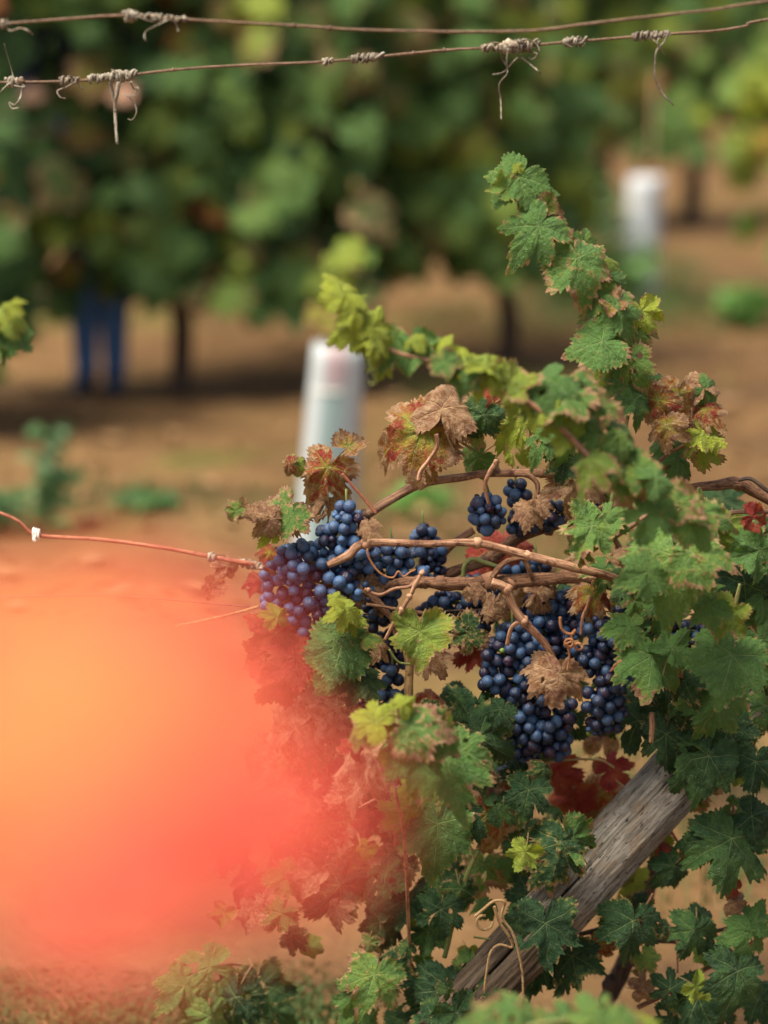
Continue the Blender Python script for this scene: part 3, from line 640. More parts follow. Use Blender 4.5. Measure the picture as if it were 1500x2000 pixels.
def wire(Wp, off, rad, label, knobs):
    mb = MB(); mb.tube(ppts(Wp, off), rad * U, n=8, sub=8, rough=.12)
    for kx in knobs: mb.ball(P(kx, lerpw(Wp, kx), off), 4.3 * U, nu=8, nv=6, sc=(.8, 1, 1.1), jit=.5)
    return prop(build(mb, 'trellis_wire', [RUST]), label, 'wire')
wire(W1, o1, 2.7, 'uppermost rusty trellis wire crossing the top of the picture', [575, 645])
wire(W2, o2, 2.6, 'second rusty trellis wire, just below the uppermost one', [338, 807, 868])
W3 = [(300, 1165), (150, 1162), (20, 1170)]
mb = MB(); mb.tube(ppts([(-400, 1190), (0, 1168), (200, 1163), (420, 1180), (520, 1188), (700, 1200), (1000, 1190), (1500, 1205), (1900, 1210)], .02), 1.7 * U, n=6, sub=4); prop(build(mb, 'trellis_wire', [RUST]), 'thin fruiting wire passing behind the red leaf and the grapes', 'wire')

# dried tendrils wound round the wires
rt = random.Random(5)
TENMATS = [DRYTEN, wood_material('dark_tendril', (0.10, 0.075, 0.06), (0.34, 0.29, 0.23), (0.05, 0.035, 0.03), sc=5.0), wood_material('grey_brown_tendril', (0.16, 0.115, 0.08), (0.44, 0.36, 0.28), (0.10, 0.05, 0.03), sc=5.0)]
def tendril(Wp, off, x0, x1, turns, label, strands=(), amp=7.0, mat=DRYTEN, th=2.0, dark=0):
    mb = MB(); n = int(turns * 9) + 2; pts = []; rs = []
    for i in range(n):
        t = i / (n - 1); x = x0 + (x1 - x0) * (t + .05 * math.sin(t * 9 + x0)) + 5.0 * noise.noise(Vector((i * .23, x1, 1))); a = t * turns * 2 * math.pi
        rr = amp * (.55 + .45 * math.sin(math.pi * min(1, t * 1.1 + .08))) * (1 + .75 * noise.noise(Vector((i * .22, x0, 0))))
        c = P(x, lerpw(Wp, x), off); pts.append(c + (UV * math.cos(a) + FV * math.sin(a)) * rr * U + RV * 1.5 * math.sin(a) * U); rs.append(th * U * (1.15 - .35 * t) * (1 + .25 * noise.noise(Vector((i * .5, x1, 3)))))
    mb.tube(pts, rs, n=6, sub=2, rough=.3)
    # a second, tighter winding
    pts = []
    for i in range(int(turns * 6)):
        t = i / (turns * 6); x = x1 - (x1 - x0) * (t * .7 + .1 * math.sin(t * 7)); a = -t * turns * (2.6 + 1.6 * math.sin(t * 5 + x0))
        c = P(x, lerpw(Wp, x), off); pts.append(c + (UV * math.cos(a) + FV * math.sin(a)) * amp * .8 * U)
    if len(pts) > 3: mb.tube(pts, th * .8 * U, n=5, sub=2, rough=.3, mi=1)
    for k in range(int(turns / 1.6)):
        x = rt.uniform(x0, x1); c = P(x, lerpw(Wp, x), off) + (UV * rt.uniform(-.5, .5) - FV * .5) * amp * U; mb.ball(c, amp * rt.uniform(.35, .75) * U, nu=9, nv=6, sc=(rt.uniform(.8, 1.5), 1, .9), jit=1.0, mi=rt.choice([0, 1]))
        q = [c + (RV * rt.uniform(-1, 1) + UV * rt.uniform(-1, .6) - FV * rt.uniform(0, .5)) * amp * U * s_ for s_ in (.5, 1.2, 1.7)]; mb.tube(q, [th * .6 * U, th * .5 * U, th * .35 * U], n=5, sub=4)
    for st in strands:
        w = st[0]; pp = []
        for j, (x, y) in enumerate(st[1:]): pp.append(P(x, y, off - .004 + .01 * math.sin(j * 2 + x)))
        mb.tube(pp, [w * U * (1 - .35 * k / len(pp)) for k in range(len(pp))], n=6, sub=5, rough=.25)
    return prop(build(mb, 'dried_tendril', [TENMATS[int(x0) % 3], TENMATS[int(x1) % 3]]), label, 'tendril')
tendril(W1, o1, 243, 268, 3, 'dark round knot of dried tendril at the left of the upper wire', amp=9, th=3.6)
tendril(W1, o1, 276, 362, 6, 'dried tendril with a thin drooping strand, wound round the upper wire', [(1.3, (330, 38), (305, 50), (286, 60), (282, 72), (286, 80)), (1.2, (340, 40), (346, 52), (348, 62)), (1.6, (268, 32), (300, 42), (330, 36), (360, 42))], amp=6, th=2.1)
tendril(W1, o1, -10, 16, 3, 'dried tendril at the left edge of the upper wire', [(1.8, (8, 48), (20, 60), (40, 55), (55, 60), (64, 68))], amp=8, th=2.6)
tendril(W2, o2, 12, 44, 4, 'dried tendril with a hooked end at the left edge of the second wire', [(2.0, (44, 165), (42, 180), (38, 195), (28, 205), (18, 200), (24, 212), (38, 210)), (1.6, (22, 160), (8, 172), (2, 180)), (.8, (26, 150), (18, 120), (8, 85))], amp=9, th=3)
tendril(W2, o2, 115, 155, 4, 'small dried tendril with two crossed ends on the second wire', [(1.8, (150, 160), (130, 170), (112, 178), (118, 190), (128, 192)), (1.8, (136, 148), (150, 160), (162, 175))], amp=7, th=2.5)
tendril(W2, o2, 174, 210, 4, 'short dark wrap of dried tendril beside the long hanging stalk', amp=7.5, th=2.8)
tendril(W2, o2, 213, 264, 6, 'dried tendril with a long pale stalk hanging straight down from the second wire', [(3.4, (215, 160), (220, 182), (224, 200)), (4.0, (232, 160), (228, 185), (225, 210), (226, 245), (229, 282)), (1.8, (256, 160), (262, 172), (270, 172), (264, 184), (248, 188), (240, 183)), (1.4, (252, 188), (264, 205), (266, 222), (258, 234), (250, 232))], amp=10, th=2.8)
tendril(W2, o2, 630, 650, 2, 'small brown ring of dried tendril in the middle of the second wire', amp=6, th=2.8)
tendril(W2, o2, 688, 750, 8, 'pale tightly coiled dried tendril in the middle of the second wire', amp=7, th=3.0)
tendril(W2, o2, 938, 985, 4, 'thin loop of dried tendril left of the big tangle on the second wire', [(1.6, (940, 95), (960, 84), (985, 86), (1010, 90))], amp=7, th=2.3)
tendril(W2, o2, 985, 1052, 7, 'big pale tangle of dried tendrils with a long crooked strand on the second wire', [(1.9, (978, 95), (980, 115), (990, 130), (990, 145), (975, 165), (978, 195), (979, 234)), (1.9, (992, 95), (990, 120), (992, 132)), (1.7, (962, 146), (985, 140), (1005, 118), (1012, 112)), (2.2, (1018, 112), (1035, 125), (1050, 138), (1056, 145)), (1.8, (1010, 80), (1030, 100), (1050, 105), (1040, 116), (1030, 108)), (1.8, (1000, 105), (1020, 78), (1045, 84), (1055, 100))], amp=12, th=2.6)
tendril(W2, o2, 1102, 1146, 5, 'short white coil of dried tendril standing alone on the second wire', [(1.7, (1120, 74), (1130, 85), (1136, 94), (1142, 84))], amp=9, th=2.2)
tendril(W2, o2, 1234, 1306, 9, 'dried tendril with a long thin brown tail hanging at the right of the second wire', [(2.0, (1306, 62), (1298, 80), (1282, 100), (1280, 125), (1279, 148), (1288, 172), (1300, 190), (1316, 206)), (1.5, (1290, 66), (1284, 84), (1294, 100), (1298, 108)), (1.5, (1296, 60), (1310, 66), (1300, 74))], amp=7.5, th=2.3)

# ------------------------------------------------------------------ leaning post
def post():
    a = P(1860, 937, .18); b = P(1240, 1608, .02); d = (b - a).normalized(); end = b + d * ((b.z + .12) / -d.z); a2 = a - d * .12
    L = (end - a2).length; Lo = (P(1560, 1262, .10) - a).length; n, m = 110, 260; e1 = d.cross(Vector((0, 1, 0))).normalized(); e2 = d.cross(e1)
    vs, at, rim = [], [], []; cr = [(1.0, .02, 1), (2.1, .05, .9), (3.4, .10, .8), (4.05, .0, 1), (5.0, .03, 1), (5.6, .06, .7), (4.6, .12, .9)]
    for i in range(m + 1):
        t = i / m; l = t * L; p = a2 + (end - a2) * t
        for j in range(n):
            an = 2 * math.pi * j / n; q = Vector((math.cos(an), math.sin(an), 0))
            r = .0425 * (1 + .09 * noise.noise(Vector((q.x, q.y, l * 1.6))) + .05 * noise.noise(Vector((q.x * 3, q.y * 3, l * 2.5))) + .035 * noise.noise(Vector((q.x * 11, q.y * 11, l * 5))))
            cd = 0
            for (ca, ph, am) in cr:
                aa = ca + .18 * noise.noise(Vector((l * 3, ca * 9, 0))) + .03 * noise.noise(Vector((l * 22, ca * 9, 0))); dd = abs((an - aa + math.pi) % (2 * math.pi) - math.pi)
                wd = .075 * max(0, .45 + noise.noise(Vector((l * 3.1, ca * 5, 7))) * 1.2) * am
                if wd > .004 and dd < wd * 2: cd = max(cd, min(1, wd / .03) * max(0, 1 - dd / (wd * 1.3)))
            k = noise.noise(Vector((q.x * 1.7 + 3, q.y * 1.7, l * 4)))
            if k > .35: cd = max(cd, .35 * min(1, (k - .35) * 6)); 
            r -= .014 * cd
            vs.append(p + (e1 * q.x + e2 * q.y) * r); at.append((q.x * 4.2, q.y * 4.2, (l - Lo) * 100)); rim.append(cd)
    fs = [(i * n + j, i * n + (j + 1) % n, (i + 1) * n + (j + 1) % n, (i + 1) * n + j) for i in range(m) for j in range(n)] + [tuple(range(n - 1, -1, -1))]
    mb = MB(); mb.add(vs, fs, 0, at, rim)
    o = build(mb, 'brace_post', [POST], origin=end); return prop(o, 'weathered grey cracked wooden post leaning through the vine at lower right', 'post')
post()

# ------------------------------------------------------------------ the vine in focus
vine = empty('grapevine', P(1235, 2260, .12) * Vector((1, 1, 0)), 'large grapevine in focus with brown canes and browning green leaves around the grapes', 'grapevine')
def cane(name, L, rad, mat, off=0.0, parent=vine, rough=.14, n=9, nodes=(), sub=7, label=None):
    mb = MB(); pts = ppts(L, off); k = len(pts); rr = rad if hasattr(rad, '__len__') else [rad] * k
    if len(rr) == 2 and k != 2: rr = [rr[0] + (rr[1] - rr[0]) * i / (k - 1) for i in range(k)]
    mb.tube(pts, [r * U for r in rr], n=n, sub=sub, rough=rough)
    for (x, y, r, *q) in nodes: mb.ball(P(x, y, off + (q[0] if q else 0)), r * U, nu=9, nv=6, jit=.6)
    o = build(mb, name, [mat], parent)
    if label: o['label'] = label
    return o
# trunk, rising behind the post to the cordon
cane('trunk', [(1235, 2300), (1170, 2050), (1230, 1850), (1290, 1650), (1330, 1450), (1310, 1250), (1240, 1160)], [22, 20, 17, 16, 16, 15, 14], DARKBARK, .16, rough=.4, n=14)
cane('cordon', [(1310, 1260, .14), (1230, 1160, .08), (1150, 1132), (1050, 1133), (960, 1137), (870, 1140), (795, 1136), (740, 1150)], [16, 14, 12.5, 13, 14, 12, 10, 6], BARK, .0, rough=.4, n=16, nodes=[(958, 1133, 19), (1105, 1125, 15), (1000, 1138, 15), (860, 1138, 14)], sub=12)
cane('cordon', [(1310, 1260, .14), (1400, 1190, .1), (1500, 1160, .08), (1800, 1120, .1)], [15, 13, 12, 10], BARK, .05, rough=.4, n=12)
cane('cane', [(1250, 1150, .12), (1190, 1040, .08), (1100, 940), (1060, 925), (950, 925), (905, 932), (825, 944), (765, 975), (715, 1006)], [8, 8, 7.5, 8, 8, 8, 9.5, 9, 9.5], CANE, .03, nodes=[(823, 944, 13), (968, 918, 11), (712, 1006, 12), (1060, 925, 9)], rough=.12)
cane('cane', [(1300, 1180, .08), (1200, 1130, .02), (1120, 1108), (1030, 1085), (932, 1061), (840, 1062), (716, 1061), (680, 1085), (640, 1103)], [8, 9, 9, 8, 8.5, 6.5, 8, 9, 6.5], CANE, -.07, nodes=[(716, 1061, 12), (933, 1061, 11), (1030, 1084, 9)], rough=.12)
cane('cane', [(714, 1012), (706, 1030), (712, 1058)], [9, 7, 7], BARK, -.02, rough=.4)
cane('cane', [(960, 1137), (988, 1150), (1003, 1185), (1022, 1212), (1048, 1240), (1072, 1268), (1086, 1300)], [10, 8.5, 8, 8.5, 7.5, 7, 4], CANE, -.08, nodes=[(990, 1152, 11), (1024, 1214, 11)], label='short spur cane hanging down in front of the grapes')
cane('cane', [(1022, 1212), (1000, 1225), (990, 1260)], [5, 4, 4], CANE, -.08)
cane('cane', [(850, 1130), (905, 1110), (960, 1090), (1010, 1052), (1070, 1028), (1140, 1010), (1230, 985)], [11, 12, 11, 12, 13, 11, 10], BARK, .07, rough=.3, nodes=[(960, 1090, 14), (1070, 1028, 16)], n=12)
cane('cane', [(905, 1128), (908, 1105), (922, 1092), (950, 1100), (975, 1106), (990, 1094)], [5, 5, 5, 5, 4, 3], GREENSTEM, .02)
cane('cane', [(852, 1098, .05), (880, 1065), (925, 1035)], [10, 9, 8], CANE, .06)
cane('cane', [(960, 1128), (985, 1100), (1020, 1090), (1032, 1110), (1038, 1128)], [6, 5.5, 6, 5, 4], BARK, -.01, rough=.3)
cane('cane', [(955, 985), (947, 950), (955, 925), (968, 905), (972, 898)], [3, 4, 4.5, 5, 3.5], CANE, -.04, nodes=[(969, 902, 6)])
cane('cane', [(1005, 925), (1035, 930), (1050, 950), (1040, 990), (1010, 1015)], [5, 5.5, 5, 4.5, 4], BARK, -.02)
# canes at the right edge
cane('cane', [(1290, 985), (1350, 955), (1400, 948), (1440, 943), (1475, 960), (1530, 985), (1650, 1010)], [6, 10, 11, 13, 11, 11, 10], BARK, .02, rough=.35, nodes=[(1440, 943, 15)], n=12)
cane('cane', [(1442, 938), (1465, 935), (1490, 952), (1520, 975)], [4, 4, 4, 4], DARKBARK, -.02)
cane('cane', [(1490, 1050), (1440, 1065), (1405, 1090), (1370, 1130)], [8, 8, 9, 9], DARKBARK, .06)
cane('cane', [(1380, 1010, .05), (1440, 1000), (1560, 1000)], [5, 5, 5], CANE, .04)
cane('cane', [(1100, 1100, .1), (1180, 1060), (1260, 1010), (1340, 960)], [6, 6, 6, 6], CANE, .1)
# dry thin stalks in front of the grapes
cane('stalk', [(824, 1118), (812, 1140), (800, 1165), (785, 1190), (770, 1215), (752, 1250)], [3.5, 4.5, 4, 5, 4, 3], CANE, -.10, nodes=[(824, 1119, 6), (800, 1165, 6.5), (785, 1190, 6)])
cane('stalk', [(712, 1150), (740, 1162), (770, 1150), (800, 1145), (815, 1128)], [3, 3.5, 3.5, 3.5, 3], CANE, -.09, nodes=[(720, 1152, 5)])
cane('stalk', [(715, 1180), (750, 1185), (790, 1192), (850, 1200)], [3, 3, 4, 3], BARK, -.05)
cane('stalk', [(695, 1150), (720, 1160), (745, 1185), (768, 1210), (775, 1240)], [5, 6, 7, 7, 6], BARK, -.03, rough=.4)
cane('stalk', [(797, 1270), (800, 1300), (798, 1350), (797, 1392)], [9, 9, 8.5, 8], STRAWT, .0, rough=.3, label='broken straw-coloured stub')
cane('stalk', [(760, 1268), (775, 1290), (790, 1296), (822, 1298)], [2.5, 2.2, 2.2, 2], GREENSTEM, -.06)
cane('stalk', [(1152, 1165, 0), (1146, 1185), (1138, 1205), (1134, 1240)], [3, 3, 3, 2.5], CANE, -.10)
cane('stalk', [(668, 925), (690, 950), (712, 975), (735, 1003)], [2.5, 3, 3, 3.5], REDSTEM, -.02)
cane('stalk', [(852, 848), (854, 872), (838, 898), (822, 920), (818, 938)], [4, 4, 4.2, 4.5, 5], CANE, -.05)
cane('stalk', [(590, 1282), (622, 1262), (668, 1238), (710, 1215)], [3, 3, 3, 3], REDSTEM, -.05)
cane('stalk', [(1272, 1392), (1274, 1420), (1271, 1450)], [5, 6, 5], CANE, -.06, rough=.3, label='cut cane stub hanging in front of the post')
cane('stalk', [(1425, 1228), (1433, 1195), (1440, 1165), (1445, 1140)], [4.5, 4, 4, 3], GREENSTEM, -.09)
cane('stalk', [(770, 1770), (775, 1620), (778, 1500), (775, 1400)], [6, 7, 7, 6], REDSTEM, .04, rough=.1)
cane('stalk', [(735, 1560), (700, 1578), (760, 1545)], [2, 2, 2], CANE, -.08)
cane('stalk', [(868, 1870), (880, 1820), (895, 1760), (920, 1690), (935, 1660)], [5, 5.5, 5.5, 5, 5], GREENSTEM, -.03, label='green upright stem')
cane('stalk', [(925, 1830), (980, 1838), (1030, 1845)], [2, 2.2, 2], GREENSTEM, -.04)
cane('stalk', [(1070, 1490), (1110, 1484), (1170, 1484), (1200, 1500)], [2, 2.5, 2.5, 3], PET, .02)
cane('cane', [(1130, 1825), (1170, 1815), (1200, 1795), (1240, 1780)], [5, 5.5, 5, 4], DARKBARK, .03)
cane('cane', [(1265, 1835), (1320, 1838), (1370, 1825), (1435, 1810)], [5, 5, 4.5, 4], DARKBARK, .03, nodes=[(1322, 1838, 7)])
cane('cane', [(1245, 1968), (1310, 1935), (1355, 1905), (1420, 1870), (1500, 1825), (1600, 1780)], [5, 5.5, 5.5, 5, 4.5, 4], BARK, .0, nodes=[(1355, 1908, 7)])
cane('cane', [(1170, 1990), (1195, 1940), (1215, 1880), (1235, 1820)], [9, 9.5, 8, 7], DARKBARK, .04, rough=.3, nodes=[(1192, 1920, 17)], label='dark spur with a knobbly bud cluster')
cane('cane', [(1250, 1780), (1265, 1740), (1275, 1710)], [9, 7, 5], BARK, .05)
cane('cane', [(810, 1900), (790, 1860), (770, 1800), (740, 1760)], [6, 6, 5, 4], DARKBARK, .02)
cane('cane', [(1330, 1655), (1305, 1610), (1300, 1580)], [2.5, 3, 3], REDSTEM, .04)
for L in ([(1425, 1635), (1430, 1600), (1432, 1570)], [(1323, 1900), (1323, 1860), (1322, 1838)], [(1425, 1860), (1418, 1830), (1415, 1815)], [(1340, 1940), (1350, 1915), (1355, 1905)], [(1235, 1790), (1260, 1770), (1275, 1745)]):
    cane('stalk', L, [2.2, 2.4], CANE, -.02)
# reddish cane running out to the left
cane('cane', [(-350, 960), (-60, 985), (0, 1002), (35, 1018), (60, 1040), (85, 1047), (200, 1054), (320, 1070), (415, 1088), (500, 1104), (535, 1120, .1)], [3.7] * 8 + [4, 4.5, 4.5], REDSTEM, -.14, rough=.08, label='long bare reddish cane running out to the left')
cane('stalk', [(505, 1185), (430, 1205), (345, 1222)], [3, 3, 2], STRAWT, -.10)
mb = MB()
for k in range(3):
    c = P(66 + k * 5, 1041 + k * 1.5, -.14); mb.tube([c + (UV * math.cos(a * .63) + FV * math.sin(a * .63)) * 9 * U for a in range(11)], 2.4 * U, n=6, sub=2)
mb.tube([P(70, 1045, -.145), P(66, 1052, -.15), P(69, 1057, -.15)], 3 * U, n=6)
prop(build(mb, 'vine_clip', [plain('white_plastic', (.72, .70, .66), .5, .15)]), 'small white clip round the reddish cane at the left', 'clip')
W4 = [(380, 1084), (415, 1088), (520, 1108)]
tendril(W4, -.14, 408, 422, 3, 'pale round knot of dried tendril on the reddish cane', amp=7, th=3)
tendril(W4, -.14, 470, 512, 5, 'grey ringed dried tendril where the reddish cane meets the grapes', amp=7.5, th=3.2)
# tendrils among the grapes
def free_tendril(L, w, mat, off, label, curl=None):
    mb = MB(); mb.tube(ppts(L, off), [w * U * (1 - .4 * i / len(L)) for i in range(len(L))], n=6, sub=7)
    if curl:
        for (cx, cy, r, tn) in curl:
            pts = [P(cx + r * (1 - .4 * i / (tn * 10)) * math.cos(i * .628), cy + r * (1 - .4 * i / (tn * 10)) * math.sin(i * .628), off - .01 - .0007 * i) for i in range(int(tn * 10))]; mb.tube(pts, w * .8 * U, n=6, sub=2)
    return prop(build(mb, 'tendril', [mat]), label, 'tendril')
free_tendril([(717, 1072), (722, 1092), (735, 1112), (750, 1124), (768, 1128), (778, 1116), (788, 1126), (800, 1118), (812, 1112)], 2.1, ORTEN, -.12, 'looping orange-brown tendril hanging in front of the left grapes')
free_tendril([(1094, 1205), (1096, 1225), (1105, 1236), (1118, 1238), (1124, 1230), (1116, 1240), (1118, 1252), (1108, 1258), (1112, 1280), (1108, 1310)], 3.0, ORTEN, -.13, 'coiled orange tendril hanging above the dry brown leaf', [(1112, 1256, 10, 1.6), (1130, 1262, 8, 1.0)])
free_tendril([(1215, 1290), (1200, 1300), (1192, 1312), (1205, 1298)], 1.8, REDSTEM, -.10, 'thin red tendril over the right-hand grapes')
free_tendril([(928, 1790), (945, 1775), (965, 1760), (985, 1762), (980, 1790), (1000, 1820), (1010, 1850), (1020, 1900), (1022, 1960)], 3.4, STRAWT, -.16, 'long straw-coloured dry tendril looping in front of the post foot', [(945, 1800, 18, .9)])
free_tendril([(965, 1770), (975, 1800), (995, 1830), (1000, 1850), (975, 1845), (958, 1860), (950, 1900), (945, 1940)], 3.2, STRAWT, -.15, 'second straw-coloured tendril twisted with the long one')
free_tendril([(717, 700), (722, 715), (730, 735), (732, 748), (722, 750), (719, 742)], 2.2, GREENSTEM, -.45, 'pale curling tendril under the tip of the blurred shoot')

